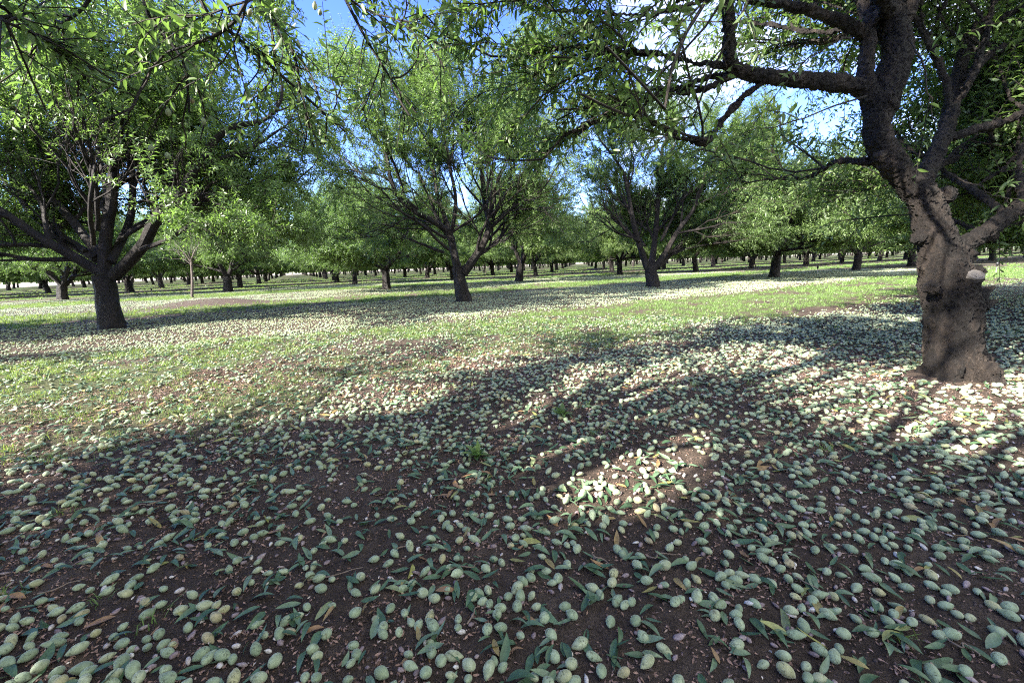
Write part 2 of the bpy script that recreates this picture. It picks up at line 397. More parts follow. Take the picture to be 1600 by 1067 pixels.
# ------------------------------------------------------------------ leaves
L_FAR = (np.array([[0, 0, 0], [0, 1, -.12], [-.17, .45, .03], [.17, .45, .03]]), [np.array([[0, 3, 1], [0, 1, 2]])])
L_NEAR = (np.array([[0, 0, 0], [0, .33, -.01], [0, .68, -.06], [0, 1, -.2], [-.14, .30, .035], [-.12, .66, -.01], [.14, .30, .035], [.12, .66, -.01]]),
          [np.array([[0, 6, 1], [0, 1, 4], [2, 7, 3], [5, 2, 3]]), np.array([[1, 6, 7, 2], [4, 1, 2, 5]])])
def stamp(mb, tpl, pos, d, nrml, scale, rnd, mat=0, width=1.0):
    tv, tf = tpl; n = len(pos); k = len(tv)
    d = nrm(d); side = nrm(np.cross(d, nrml)); nn = np.cross(side, d)
    sc3 = np.broadcast_to(np.asarray(scale, float), (n,))
    v = pos[:, None] + sc3[:, None, None] * (tv[None, :, 0:1] * width * side[:, None] + tv[None, :, 1:2] * d[:, None] + tv[None, :, 2:3] * nn[:, None])
    first = True
    base = mb.n
    mb.V.append(v.reshape(-1, 3)); mb.A.append(np.repeat(rnd, k)); mb.n += n * k
    for f in tf:
        q = (f[None] + (np.arange(n) * k)[:, None, None]).reshape(-1, f.shape[1]) + base
        mb.F[f.shape[1]].append(q); mb.M[f.shape[1]].append(np.full(len(q), mat))

SUN_DIR = np.array(_d)
GAPS = [(np.array([*gpt(*q), .0]), r_) for q, r_ in (((1000, 575), .26), ((965, 610), .22), ((930, 640), .2), ((890, 668), .16), ((850, 692), .12), ((985, 722), .10), ((1420, 640), .18), ((1570, 655), .25), ((1300, 600), .2), ((1180, 560), .25), ((640, 620), .12), ((780, 560), .2))]  # openings carved through the crowns along sun rays, to light these spots
GAPS += [(at(1480, 590, 3.0), .12), (at(1400, 270, 2.9), .1)]
def in_gap(P, margin=.27):
    for (o_, r_) in GAPS:
        w = P - o_; t = float(w @ SUN_DIR)
        if t > .3 and np.linalg.norm(w - SUN_DIR * t) < r_ + margin: return True
    return False

# ------------------------------------------------------------------ trees
class Tree:
    """Skeleton of one vase-shaped almond tree: local coordinates, z up, base at the origin."""
    def __init__(s, seed, R=3.9, H=7.2, dens=1.0, leaf=.082, near=False):
        s.r = np.random.default_rng(seed); s.wood = MB(); s.twig = MB(); s.sh = []; s.R = R; s.H = H; s.dens = dens; s.leaf = leaf; s.near = near; s.seed = seed
        s.axis = np.zeros(2); s.bare = (1.2, 3.3); s.prune = None; s.open_base = None
    def limb(s, p, d, Ln, n, up, wob):
        P = [np.array(p, float)]; d = nrm(np.array(d, float))
        for k in range(n):
            d = nrm(d + wob * s.r.normal(size=3) + np.array([0, 0, up]))
            q = P[-1]
            rad = q[:2] - s.axis; rr = np.hypot(*rad)
            if rr > s.R * .8 and np.dot(rad, d[:2]) > 0: d[:2] -= rad / rr * .25; d = nrm(d)
            if q[2] > s.H * .97: d[2] *= .8
            if q[2] < 1.85 and d[2] < 0: d[2] *= -.1; d = nrm(d)
            P.append(q + d * Ln / n)
        return np.array(P), d
    def child_dir(s, d, ang, out, up):
        a = nrm(np.cross(d, s.r.normal(size=3))); v = d * math.cos(ang) + a * math.sin(ang)
        return nrm(v + np.array([out[0], out[1], 0]) * .25 + UP * up)
    def rec(s, p, d, Ln, r, lev, up=.06):
        Ln = Ln * float(np.clip((s.H - p[2]) / (s.H * .42), .45, 1))
        nseg = (7, 6, 5, 5)[min(lev - 1, 3)]
        P, d2 = s.limb(p, d, Ln, nseg, up, (.10, .12, .14, .16)[min(lev - 1, 3)])
        r1 = r * .62
        s.branch(P, r, r1, lev, up)
    def branch(s, P, r, r1, lev, up=.06):
        """a wooden limb along P that carries the next levels"""
        if s.open_base is not None and lev >= 3 and any(in_gap(q + s.open_base, .09) for q in P[1:]): return  # branches standing in a carved sun opening are left out
        n = len(P); rr = np.linspace(r, r1, n)
        sides = (12, 9, 6, 4)[min(lev - 1, 3)]
        (s.wood if lev <= 3 else s.twig).tube(P, rr, sides, 0, .10 if lev < 3 else .0, True, s.r.random() * 9)
        T = nrm(np.gradient(P, axis=0))
        if lev >= 4:
            s.shoots(P, T, int(11 * s.dens * min(1, np.linalg.norm(P[-1] - P[0]) / .85) + s.r.random() + .6), .1); return
        nch = {1: (6, 7), 2: (4, 6), 3: (5, 6)}[lev][int(s.r.random() > .5)]
        Ln = {1: 1.6, 2: 1.35, 3: 1.0}[lev]
        hf = float(np.clip((s.H - P[-1][2]) / (s.H * .42), .4, 1)); nch = max(2, int(round(nch * (.35 + .65 * hf))))
        for k in range(nch):
            t = 1.0 if k == 0 else ((.16 if lev == 1 else .26) + (.82 if lev == 1 else .72) * s.r.random())
            x = t * (n - 1); i = min(int(x), n - 2); p = P[i] + (P[i + 1] - P[i]) * (x - i)
            d = T[min(int(x), n - 1)]
            rad = p[:2] - s.axis; out = rad / (np.hypot(*rad) + .3)
            ang = math.radians(s.r.uniform(8, 25) if k == 0 else s.r.uniform(28, 58))
            low = p[2] < 2.6 and np.hypot(*rad) > 1.3
            u = -.10 if (low and s.r.random() < .6) else s.r.uniform(.02, .3)
            rb = np.interp(x, np.arange(n), rr)
            s.rec(p, s.child_dir(d, ang, out, u), Ln * s.r.uniform(.72, 1.2), rb * (.8 if k == 0 else s.r.uniform(.42, .62)), lev + 1, .03 if u > 0 else -.05)
        if lev >= 2: s.shoots(P, T, int((4 if lev == 2 else 8) * s.dens), .3)
    def shoots(s, P, T, m, t0=0.0, length=(.28, .62)):
        n = len(P)
        for k in range(m):
            t = t0 + (1 - t0) * s.r.random() if k else 1.0
            x = t * (n - 1); i = min(int(x), n - 2); p = P[i] + (P[i + 1] - P[i]) * (x - i); d = T[i]
            rad = p[:2] - s.axis; out = rad / (np.hypot(*rad) + .3)
            hi = p[2] / s.H
            up = .55 * hi + (s.r.random() - .45) * .5
            v = s.child_dir(d, math.radians(s.r.uniform(20, 70) if k else 12), out, up)
            Ls = s.r.uniform(*length) * (1.25 if (hi > .65 and v[2] > .6) else 1)
            s.sh.append((p, v, Ls))
    def upright_whips(s, m):
        """long straight water shoots standing on top of the crown"""
        hi = [a for a in s.sh if a[0][2] > s.H * .68]
        if not hi: return
        for k in range(m):
            p, _, _ = hi[s.r.integers(len(hi))]
            v = nrm(np.array([s.r.normal() * .18, s.r.normal() * .18, 1.0]))
            s.sh.append((p, v, s.r.uniform(.8, 1.35)))
    def finish(s, name, wood_mats, leaf_mat=None, step=.021, sides=3):
        r = s.r
        # the inside of a vase-shaped crown is bare: drop shoots close to the limbs' fork
        s.sh = [a for a in s.sh if not (math.hypot(a[0][0] - s.axis[0], a[0][1] - s.axis[1]) < s.bare[0] and a[0][2] < s.bare[1]) or r.random() < .12]
        if s.prune: s.sh = [a for a in s.sh if s.prune(a[0] + a[1] * a[2] * .6)]
        sh = s.sh; n = len(sh)
        p = np.array([a[0] for a in sh]); v = np.array([a[1] for a in sh]); Ln = np.array([a[2] for a in sh])
        sag = np.where(v[:, 2] > .6, .05, .28) * Ln
        # twig centre lines
        tt = np.linspace(0, 1, 4); C_ = p[:, None] + v[:, None] * (tt[None] * Ln[:, None])[..., None] - UP[None, None] * (sag[:, None] * tt[None] ** 2)[..., None]
        ax = nrm(np.cross(v, UP[None] + .013)); bx = np.cross(v, ax); th = np.arange(3) * 2.0944; rr = np.linspace(.0045, .0016, 4)
        W = C_[:, :, None] + (ax[:, None, None] * np.cos(th)[None, None, :, None] + bx[:, None, None] * np.sin(th)[None, None, :, None]) * rr[None, :, None, None]
        i = np.arange(3)[:, None] * 3; j = np.arange(3)[None]; q = np.stack([i + j, i + (j + 1) % 3, i + 3 + (j + 1) % 3, i + 3 + j], -1).reshape(-1, 4)
        s.twig.add(W.reshape(-1, 3), (q[None] + (np.arange(n) * 12)[:, None, None]).reshape(-1, 4), 0)
        cnt = np.maximum(3, (Ln / step).astype(int)); idx = np.repeat(np.arange(n), cnt)
        j = np.concatenate([np.arange(c) for c in cnt]); t = (j + r.random(len(j)) * .6) / cnt[idx]; t = np.clip(.04 + t, 0, 1)
        pos = p[idx] + v[idx] * (t * Ln[idx])[:, None] - UP[None] * (sag[idx] * t ** 2)[:, None]
        axis = nrm(v[idx] - UP[None] * (2 * sag[idx] * t / Ln[idx])[:, None])
        a = nrm(np.cross(axis, UP[None] + .01)); b = np.cross(axis, a)
        ph = j * 2.4 + r.random(len(j)) * .9
        radial = a * np.cos(ph)[:, None] + b * np.sin(ph)[:, None]
        d = nrm(axis * r.uniform(.25, .9, len(j))[:, None] + radial - UP[None] * r.uniform(-.05, .5, len(j))[:, None])
        nr = nrm(UP[None] * .8 + r.normal(size=d.shape) * .55 + axis * .3)
        size = s.leaf * r.uniform(.6, 1.2, len(j)) * np.clip(1.25 - t * .6, .5, 1)
        shoot_tone = r.random(n)[idx]
        rnd = np.clip(r.random(len(j)) * .55 + shoot_tone * .25 + t * .25, 0, 1)
        stamp(s.twig, L_NEAR if s.near else L_FAR, pos, d, nr, size, rnd, 1, 1.0)
    
        wm = s.wood.mesh(name + '_wood', wood_mats, True, False)
        cm = s.twig.mesh(name + '_leaves', [M_LIMB, leaf_mat or M_LEAF], True)
        return wm, cm

def trunk_tube(T, P, r, sides=16):
    n = 14; Q = spline(P, n); rr = np.interp(np.linspace(0, 1, n), np.linspace(0, 1, len(r)), r)
    T.wood.tube(Q, rr, sides, 0, .09, True, T.seed % 7)
    return Q

def generic(seed, th=.95, tr=.2, R=3.9, H=7.2, lean=(0, 0), dens=1.15, leaf=.098, scaff=4):
    T = Tree(seed, R + .1, H + 1.3, dens, leaf); r = T.r; T.R += 1.1
    top = np.array([lean[0], lean[1], th])
    trunk_tube(T, [(0, 0, -.15), (0, 0, .05), (lean[0] * .2, lean[1] * .2, .35), (lean[0] * .6, lean[1] * .6, .7), top], [tr * 1.45, tr * 1.2, tr, tr * .95, tr * .9])
    a0 = r.random() * 6.28
    for k in range(scaff):
        a = a0 + k * 6.283 / scaff + r.normal() * .25; inc = math.radians(r.uniform(28, 56))
        d = np.array([math.cos(a) * math.sin(inc), math.sin(a) * math.sin(inc), math.cos(inc)])
        T.rec(top - UP * .12 * r.random(), d, r.uniform(1.5, 2.1), tr * r.uniform(.5, .66), 1, .05)
    # low spreading limbs that make the skirt
    for k in range(5):
        a = a0 + .5 + k * 6.283 / 5 + r.normal() * .3
        d = np.array([math.cos(a), math.sin(a), .42])
        p = top + np.array([math.cos(a), math.sin(a), 1.2]) * r.uniform(.3, .7)
        T.rec(p, d, 2.2, tr * .28, 2, -.005)
    T.upright_whips(26)
    return T.finish('almond_tree_%d' % seed, [M_DARKBARK])

def place_tree(name, meshes, x, y, rz, s, label, group=None, proto=None):
    e = bpy.data.objects.new(name, None); C.objects.link(e); e.empty_display_size = .3
    z = float(height(np.array([x]), np.array([y]))[0])
    e.location = (x, y, z - .02); e.rotation_euler = (0, 0, rz); e.scale = (s, s, s * 1.0)
    tag(e, label, 'tree', group)
    link('trunk', meshes[0], e); link('crown', meshes[1], e)
    return e

ORD = 'zeroth first second third fourth fifth sixth seventh eighth ninth tenth eleventh twelfth thirteenth fourteenth fifteenth sixteenth seventeenth eighteenth nineteenth twentieth'.split()
def ordw(n):
    if n <= 20: return ORD[n]
    tens = {2: 'twenty', 3: 'thirty', 4: 'forty', 5: 'fifty'}[n // 10]
    return tens + ('-' + ORD[n % 10] if n % 10 else 'ieth').replace('yieth', 'ieth') if n % 10 else tens[:-1] + 'ieth'

# --- the big leaning tree beside the camera --------------------------------------------------------
def along(pts, base):
    """pixel + depth triples to points local to BASE"""
    return [at(*q) - base for q in pts]
def hero_right():
    base = np.array([RT[0], RT[1], 0.0]); D = float(project(base)[2][0])
    T = Tree(101, 4.0, 6.6, 1.0, .085, True)
    c = lambda px, py, dd=0: at(px, py, D + dd) - base
    foot = c(1496, 598); k = 1 / 1.0
    tr = [c(1496, 612), c(1495, 596), c(1489, 540), c(1488, 480), c(1478, 432), c(1466, 384), c(1452, 336), c(1438, 303), c(1408, 270), c(1380, 236), c(1370, 195), c(1376, 160)]
    rad = [.20, .186, .158, .160, .156, .114, .100, .096, .082, .084, .082, .088]
    n = 40; Q = spline(tr, n); rr = np.interp(np.linspace(0, 1, n), np.linspace(0, 1, len(rad)), rad)
    T.wood.tube(Q, rr, 28, 0, .055, True, 3.3)
    # root flare
    for a, s_ in ((-1.2, .11), (.4, .10), (2.3, .1), (3.6, .09), (5.0, .1)):
        q = Q[2] + np.array([math.cos(a), math.sin(a), 0]) * .13
        T.wood.tube(spline([q + UP * .22, q + np.array([math.cos(a) * .05, math.sin(a) * .05, .04]), q + np.array([math.cos(a) * .13, math.sin(a) * .13, -.12])], 6), np.linspace(.06, s_ * .8, 6), 10, 0, .1, True, a)
    # burrs, knots and pruning knobs
    for (px, py, dd, r_) in ((1518, 428, -.02, .085), (1530, 470, -.03, .06), (1478, 306, -.03, .075), (1448, 300, -.06, .06), (1508, 400, 0, .08), (1376, 245, -.09, .05), (1436, 372, .0, .06), (1540, 560, 0, .055), (1388, 262, .02, .07), (1455, 450, -.08, .06)):
        r_ *= .78; q = c(px, py, dd); T.wood.tube(spline([q + UP * r_, q, q - UP * r_], 6), np.array([.3, .85, 1, 1, .8, .3]) * r_, 10, 0, .15, True, px % 5)
    q = c(1525, 430, -.17); toward = nrm(np.array([.05, -.78, .55]))
    T.wood.tube(spline([q - toward * .2 + np.array([.0, .1, 0]), q - toward * .08, q - toward * .005], 6), [.09, .085, .075, .068, .066, .062], 14, 0, .1, True, 4)
    def lim(pts, r0, r1, lev=1, m=16, up=.03):
        Pp = spline([c(*p) for p in pts], m)
        T.branch(Pp, r0, r1, lev, up)
    lim([(1374, 172), (1392, 120), (1403, 70), (1392, 25), (1378, -40, -.1), (1390, -160, -.2), (1420, -330, -.3)], .105, .06, 1)      # thick upright
    lim([(1368, 182), (1352, 120), (1357, 60), (1350, 0, .1), (1330, -90, .2), (1300, -200, .3)], .055, .03, 2)
    lim([(1372, 150), (1332, 133), (1288, 129, -.05), (1228, 123, -.1), (1180, 117, -.15), (1150, 108, -.2), (1138, 84, -.25), (1138, 20, -.3), (1120, -60, -.4)], .062, .03, 2)
    lim([(1156, 110, -.2), (1118, 132, -.15), (1085, 143, -.1), (1055, 147, 0)], .024, .012, 3, 12)
    lim([(1352, 55), (1312, 33, -.1), (1258, 15, -.15), (1198, 3, -.2), (1130, -10, -.2), (1050, -5, -.3)], .042, .018, 2)
    lim([(1385, 250, .02), (1348, 253, .1), (1306, 252, .3), (1264, 276, .5), (1200, 280, .8)], .030, .010, 3, 12)
    lim([(1438, 285, .1), (1452, 262, .25), (1480, 198, .5), (1492, 138, .7), (1516, 60, .9), (1558, 0, 1.0), (1600, -80, 1.1)], .062, .035, 1)
    lim([(1490, 150, .65), (1540, 90, .7), (1600, 63, .8), (1690, 30, .9)], .035, .02, 2)
    lim([(1482, 400), (1506, 384), (1552, 354, .05), (1600, 318, .1), (1680, 262, .2), (1790, 190, .3)], .062, .04, 1)
    lim([(1400, 40, .1), (1440, -60, .5), (1460, -200, 1.0), (1500, -330, 1.6)], .06, .03, 1)
    lim([(1390, 20, -.1), (1330, -120, -.7), (1260, -260, -1.2)], .05, .028, 2)
    # long thin shoots crossing in front of the fork
    for pts in ([(1355, 150, -.2), (1240, 190, -.4), (1150, 225, -.6)], [(1420, 60, -.25), (1470, 200, -.3)], [(1330, 60, -.25), (1180, 120, -.5)], [(1480, 270, .1), (1530, 300, .1), (1560, 330, .1)]):
        Pp = spline([c(*p) for p in pts], 14); Pp[1:] += np.cumsum(T.r.normal(size=(13, 3)) * .012, 0); T.twig.tube(Pp, np.linspace(.007, .002, 14), 5); T.shoots(Pp, nrm(np.gradient(Pp, axis=0)), 6, .2)
    T.upright_whips(20); T.bare = (.5, 2.0)
    def keep(p):
        x_, y_, z_ = project(p + base); x_, y_, z_ = x_[0], y_[0], z_[0]
        if z_ < 1.5 or in_gap(p + base): return False
        if z_ < D + .1 and 1290 < x_ < 1570 and 90 < y_ < 640: return T.r.random() < .06
        if z_ < D + .4 and y_ > 230 and 700 < x_ < 1300: return T.r.random() < .3
        if z_ < D + .4 and y_ > 60 and 1000 < x_ < 1340: return T.r.random() < .5
        return True
    T.prune = keep
    wm, cm = T.finish('leaning_almond_tree', [M_BARK], None, .026)
    e = place_tree('almond_tree', (wm, cm), base[0], base[1], 0, 1, 'thick leaning almond trunk with pale pruning cut, the largest and nearest tree', 'almond trees of the orchard')
    e.location.z = 0
    tr_o = [o for o in e.children if o.name.startswith('trunk')][0]
    md = tr_o.modifiers.new('remesh', 'REMESH'); md.mode = 'VOXEL'; md.voxel_size = .009; md.use_smooth_shade = True
    tx = bpy.data.textures.new('bark_lumps', 'CLOUDS'); tx.noise_scale = .09; tx.noise_depth = 3
    m2 = tr_o.modifiers.new('lumps', 'DISPLACE'); m2.texture = tx; m2.strength = .035; m2.mid_level = .5; m2.texture_coords = 'LOCAL'
    tx2 = bpy.data.textures.new('bark_fine', 'MUSGRAVE'); tx2.noise_scale = .03; tx2.musgrave_type = 'RIDGED_MULTIFRACTAL'
    m3 = tr_o.modifiers.new('fine', 'DISPLACE'); m3.texture = tx2; m3.strength = .014; m3.mid_level = .5; m3.texture_coords = 'LOCAL'
    # pale pruning cut facing the camera side, on a short stump
    
    b = MB(); a1 = nrm(np.cross(toward, UP)); a2 = np.cross(toward, a1)
    th = np.linspace(0, 2 * math.pi, 29)[:-1]; rg = np.random.default_rng(5).random(28) * .12 + .92
    ring = lambda R_, h: q + toward * h + (a1[None] * (np.cos(th) * R_ * 1.25 * rg)[:, None] + a2[None] * (np.sin(th) * R_ * .85 * rg)[:, None])
    rings = [ring(.046, -.05), ring(.050, .004), ring(.047, .010), ring(.032, .004), ring(.015, .001), ring(.001, -.001)]
    vv = np.vstack(rings); i = np.arange(5)[:, None] * 28; j = np.arange(28)[None]; j2 = (j + 1) % 28
    b.add(vv, np.stack([i + j, i + j2, i + 28 + j2, i + 28 + j], -1).reshape(-1, 4))
    o = link('pruning_cut', b.mesh('pruning_cut', [M_CUT]), e); o['label'] = 'pale oval pruning cut'
    for (p0, p1) in (((1532, 462, -.02), (1554, 448, -.05)), ((1536, 480, -.02), (1558, 470, -.03))):
        b = MB(); b.tube(spline([c(*p0), (c(*p0) + c(*p1)) / 2 + UP * .01, c(*p1)], 6), [.04, .035, .03, .026, .02, .012], 9, 0, .2, True, 2)
        link('broken_stub', b.mesh('broken_stub', [M_BARK]), e)
    return e
hero_right()

# --- the left tree in the first full row -----------------------------------------------------------
def designed(seed, px, py, trunk_px, limbs, label, R=3.9, H=7.2, leaf=.094, dens=1.12, rad=(.27, .22, .2, .2)):
    g = gpt(px, py); base = np.array([g[0], g[1], float(height(g[0:1], g[1:2])[0])]); D = float(project(base)[2][0])
    T = Tree(seed, R, H, dens, leaf); c = lambda x, y, dd=0: at(x, y, D + dd) - base
    P = [c(*trunk_px[0]) - UP * .15] + [c(*q) for q in trunk_px]
    trunk_tube(T, P, [rad[0]] + list(rad), 18)
    for (pts, r0, r1, lev) in limbs:
        Q = spline([c(*q) for q in pts], 12); T.branch(Q, r0, r1, lev)
    r = T.r
    for k in range(5):
        a = r.random() * 6.28; p = np.array([0, 0, 1.4 + r.random() * .8]) + np.array([math.cos(a), math.sin(a), 0]) * .5
        T.rec(p, (math.cos(a), math.sin(a), .6), 1.7, .045, 2, .01)
    T.upright_whips(34); T.bare = (1.3, 3.8)
    def keep(p):
        z_ = project(p + base)[2][0]
        return not (z_ < D - .1 and p[2] < 4.0 and abs(p[0]) < 3.0) or T.r.random() < .12
    T.prune = keep
    m = T.finish('almond_tree_%d' % seed, [M_DARKBARK])
    e = place_tree('almond_tree', m, base[0], base[1], 0, 1, label, 'almond trees of the orchard'); e.location.z = base[2]
    return e

designed(201, 175, 514, [(175, 514), (172, 490), (166, 460), (162, 432)], [
    ([(155, 425), (110, 398, -.2), (66, 374, -.4), (0, 329, -.6), (-70, 290, -.8)], .10, .06, 1),
    ([(152, 405), (101, 374, .2), (51, 334, .4), (20, 283, .5), (15, 218, .6)], .095, .05, 1),
    ([(156, 400), (116, 349, .1), (81, 304, .2), (76, 253, .2), (96, 192, .2)], .085, .05, 2),
    ([(164, 430), (164, 374, 0), (175, 314, -.1), (178, 263, -.2), (192, 222, -.3), (200, 150, -.3)], .12, .05, 1),
    ([(172, 320, -.1), (160, 270, .1), (148, 212, .2), (132, 176, .3)], .06, .035, 2),
    ([(172, 410), (202, 349, .5), (207, 294, .9), (202, 243, 1.2)], .085, .05, 1),
    ([(178, 432), (223, 385, -.2), (248, 334, -.4), (283, 304, -.5), (314, 248, -.6), (354, 202, -.7), (405, 192, -.8)], .12, .045, 1),
    ([(243, 345, -.3), (263, 300, .1), (275, 250, .4), (268, 190, .6)], .06, .035, 2),
    ([(215, 392, -.2), (263, 374, -.6), (304, 349, -.9), (354, 339, -1.2)], .05, .02, 2)],
    'dark almond tree with many low spreading limbs, first trunk in the first full row', 4.4, 8.6, rad=(.235, .2, .18, .185))

designed(202, 725, 471, [(725, 471), (721, 452), (718, 434), (715, 418)], [
    ([(716, 425), (708, 390), (703, 366), (682, 349, -.2), (646, 329, -.4), (616, 299, -.5), (604, 243, -.6)], .125, .05, 1),
    ([(704, 366), (692, 330, .2), (682, 299, .3), (674, 233, .4), (672, 170, .4)], .07, .035, 1),
    ([(706, 364), (712, 310, -.3), (700, 250, -.5), (690, 180, -.6)], .06, .03, 2),
    ([(708, 362), (753, 329, -.5), (783, 273, -.9)], .04, .02, 2),
    ([(724, 428), (742, 402), (756, 380), (765, 349), (758, 320, .2), (753, 273, .4), (748, 200, .5)], .13, .05, 1),
    ([(762, 360), (803, 324, -.3), (844, 299, -.6)], .06, .03, 2),
    ([(764, 350), (790, 300, .5), (806, 240, .8), (812, 160, .9)], .06, .03, 1),
    ([(690, 350), (660, 345, .5), (625, 330, 1.0)], .04, .02, 2)],
    'almond tree splitting low into two thick arms, second trunk of first full row', 4.4, 9.2, rad=(.24, .2, .175, .18))

designed(203, 1020, 448, [(1020, 448), (1019, 436), (1017, 425), (1016, 417)], [
    ([(1012, 420), (1003, 395), (992, 360, -.3), (985, 320, -.5), (975, 270, -.6)], .13, .06, 1),
    ([(1017, 418), (1022, 385, .3), (1026, 345, .5), (1030, 290, .7), (1035, 230, .7)], .13, .06, 1),
    ([(1022, 420), (1040, 395), (1060, 360, -.2), (1085, 325, -.4), (1100, 280, -.5)], .12, .05, 1),
    ([(1028, 418), (1055, 390, .5), (1085, 355, .8), (1120, 330, 1.0)], .09, .04, 1)],
    'almond tree with four arms fanning from a short trunk, third of first full row', 4.4, 9.0, rad=(.27, .24, .215, .22))

# --- the tree just out of frame whose branches hang over the view ----------------------------------
def overhead():
    base = np.array([RT[0] - U[0] - .3, RT[1] - U[1], 0.0])
    T = Tree(301, 5.2, 8.8, 1.2, .08, True); r = T.r; T.open_base = base
    top = np.array([.1, .15, 1.1])
    trunk_tube(T, [(0, 0, -.15), (0, 0, .05), (0, .05, .5), top], [.29, .25, .2, .2])
    for a in (2.3, 3.4, 4.6, 5.6):
        d = np.array([math.cos(a) * .6, math.sin(a) * .6, .8]); T.rec(top - UP * .1, d, 1.6, .1, 1, .06)
    for a, el in ((.3, 1.6), (1.0, 1.7), (1.6, 1.5), (2.0, 2.2), (5.9, 1.5), (.7, 1.2), (1.3, 1.1), (1.9, 1.3), (2.5, 1.6)):  # extra limbs above the frame, added to shade the hanging leaves and foreground
        T.rec(top + np.array([math.cos(a) * .3, math.sin(a) * .3, .9]), nrm(np.array([math.cos(a), math.sin(a), el])), 2.2, .075, 1, .06)
    T.open_base = None
    hi = lambda a: a[0][2] > 3.0 or (a[0][1] < 1.2)
    T.sh = [a for a in T.sh if hi(a)]
    T.dens = 1.0
    c = lambda px, py, D: at(px, py, D) - base
    tw = []
    def hang(pts, r0, r1, lev=3, pre=None):
        r0 *= .72
        Q = [c(*p) for p in pts]
        if pre is not None: Q = [np.array(pre)] + Q
        P = spline(Q, 14); sides = 7
        T.wood.tube(P, np.linspace(r0, r1, 14), sides, 0, .05, True, r.random() * 5)
        T.shoots(P, nrm(np.gradient(P, axis=0)), 26, .12, (.14, .30))
        for k in range(5):
            t = r.uniform(.4, 1); x = t * 13; i = min(int(x), 12); p = P[i]
            T.rec(p, T.child_dir(nrm(P[i + 1] - P[i]), math.radians(r.uniform(25, 60)), (0, .3), .08), r.uniform(.3, .55), .007, 4, .02)
    m1 = (1.2, .9, 2.3); m2 = (1.6, .4, 2.6)
    T.wood.tube(spline([top, (.6, .5, 1.7), m1], 8), np.linspace(.1, .055, 8), 9, 0, .08)
    T.wood.tube(spline([top, (.8, .3, 1.9), m2, (2.4, .9, 3.2)], 8), np.linspace(.1, .04, 8), 9, 0, .08)
    hang([(130, -120, 2.3), (137, 0, 2.4), (86, 45, 2.5), (51, 86, 2.6)], .02, .005, pre=m1)
    hang([(-60, -20, 2.0), (0, 30, 2.1), (60, 55, 2.2), (111, 81, 2.3)], .018, .005, pre=m1)
    hang([(200, -160, 2.3), (223, 0, 2.4), (253, 50, 2.5), (288, 101, 2.5), (296, 177, 2.6)], .022, .006, pre=m2)
    hang([(250, -150, 2.2), (309, 0, 2.4), (354, 45, 2.5), (420, 101, 2.6), (506, 177, 2.8), (540, 207, 2.9)], .024, .006, pre=m2)
    hang([(330, -180, 2.3), (405, 0, 2.5), (455, 75, 2.6), (470, 140, 2.7), (490, 230, 2.8)], .022, .006, pre=m2)
    hang([(440, -200, 2.5), (540, 0, 2.7), (575, 66, 2.8), (616, 131, 2.9), (651, 177, 3.0)], .02, .005, pre=(2.4, .9, 3.2))
    hang([(500, -150, 2.6), (591, 25, 2.9), (646, 45, 3.0), (702, 81, 3.1)], .016, .005, pre=(2.4, .9, 3.2))
    hang([(400, -120, 2.4), (380, 10, 2.2), (330, 60, 2.3), (250, 90, 2.4), (200, 180, 2.5)], .016, .005, pre=m2)
    T.upright_whips(10)
    def keep(p):
        x_, y_, z_ = project(p + base); x_, y_, z_ = x_[0], y_[0], z_[0]
        if 0 < z_ < 1.3 or ((z_ <= 0 or y_ < -40 or x_ < -60) and in_gap(p + base)): return False
        if z_ > 0 and (y_ > 225 or (y_ > 150 and x_ < 330) or (y_ > 130 and T.r.random() < .4)): return False
        if z_ > 0 and x_ > 640 and y_ > 40 and T.r.random() < .5: return False
        if z_ > 0 and y_ > 110 and x_ < 200: return T.r.random() < .6
        return True
    T.prune = keep
    wm, cm = T.finish('overhanging_almond_tree', [M_DARKBARK], None, .028)
    e = place_tree('almond_tree', (wm, cm), base[0], base[1], 0, 1, 'almond tree whose dark twigs and hanging almonds droop into the top corner', 'almond trees of the orchard')
    e.location.z = 0
    return e, c
over_e, over_c = overhead()

# --- generic trees over the planting grid ----------------------------------------------------------
GEN = [generic(11, .95, .19, 3.9, 7.2, (.05, 0), scaff=4), generic(12, .8, .22, 4.0, 6.9, (-.1, .05), scaff=3), generic(13, 1.1, .17, 3.7, 7.4, (.12, .1), scaff=4),
       generic(14, .9, .2, 4.1, 7.0, (0, -.1), scaff=5), generic(15, 1.0, .21, 3.8, 6.6, (-.12, -.05), scaff=3)]
PLACED = [(-1, -1), (0, -1), (-1, 0), (0, 0), (1, 0), (-1, 1)]
SEEN = {(-2, 2): (98.3, 468.6), (2, 0): (1209.6, 433), (3, 0): (1338, 422.6), (0, 1): (604.6, 452), (1, 1): (811, 440), (2, 1): (968.4, 429.4), (-1, 2): (357, 456), (3, 1): (1087, 425.3),
        (0, 2): (555, 444), (1, 2): (708, 437.5), (-1, 3): (375.7, 448.6), (0, 3): (526.6, 440.7), (2, 2): (837, 430)}
SEEN = {k: gpt(*v) for k, v in SEEN.items()}
cand = []
for i in range(-8, 44):
    for j in range(-3, 26):
        if (i, j) in PLACED or i < -7: continue
        jit = np.random.default_rng(abs(i * 97 + j * 31) + 5).normal(size=2) * .22
        p = SEEN.get((i, j), O0 + i * U + j * V + jit)
        d = math.hypot(*p)
        px, py, z = project(np.array([[p[0], p[1], 2.0]]))
        inview = z[0] > 0 and -150 < px[0] < 1750
        if not inview and d > 17: continue
        if p[1] < -9: continue
        if inview and d > 330: continue
        cand.append((d, i, j, p[0], p[1], inview))
cand.sort()

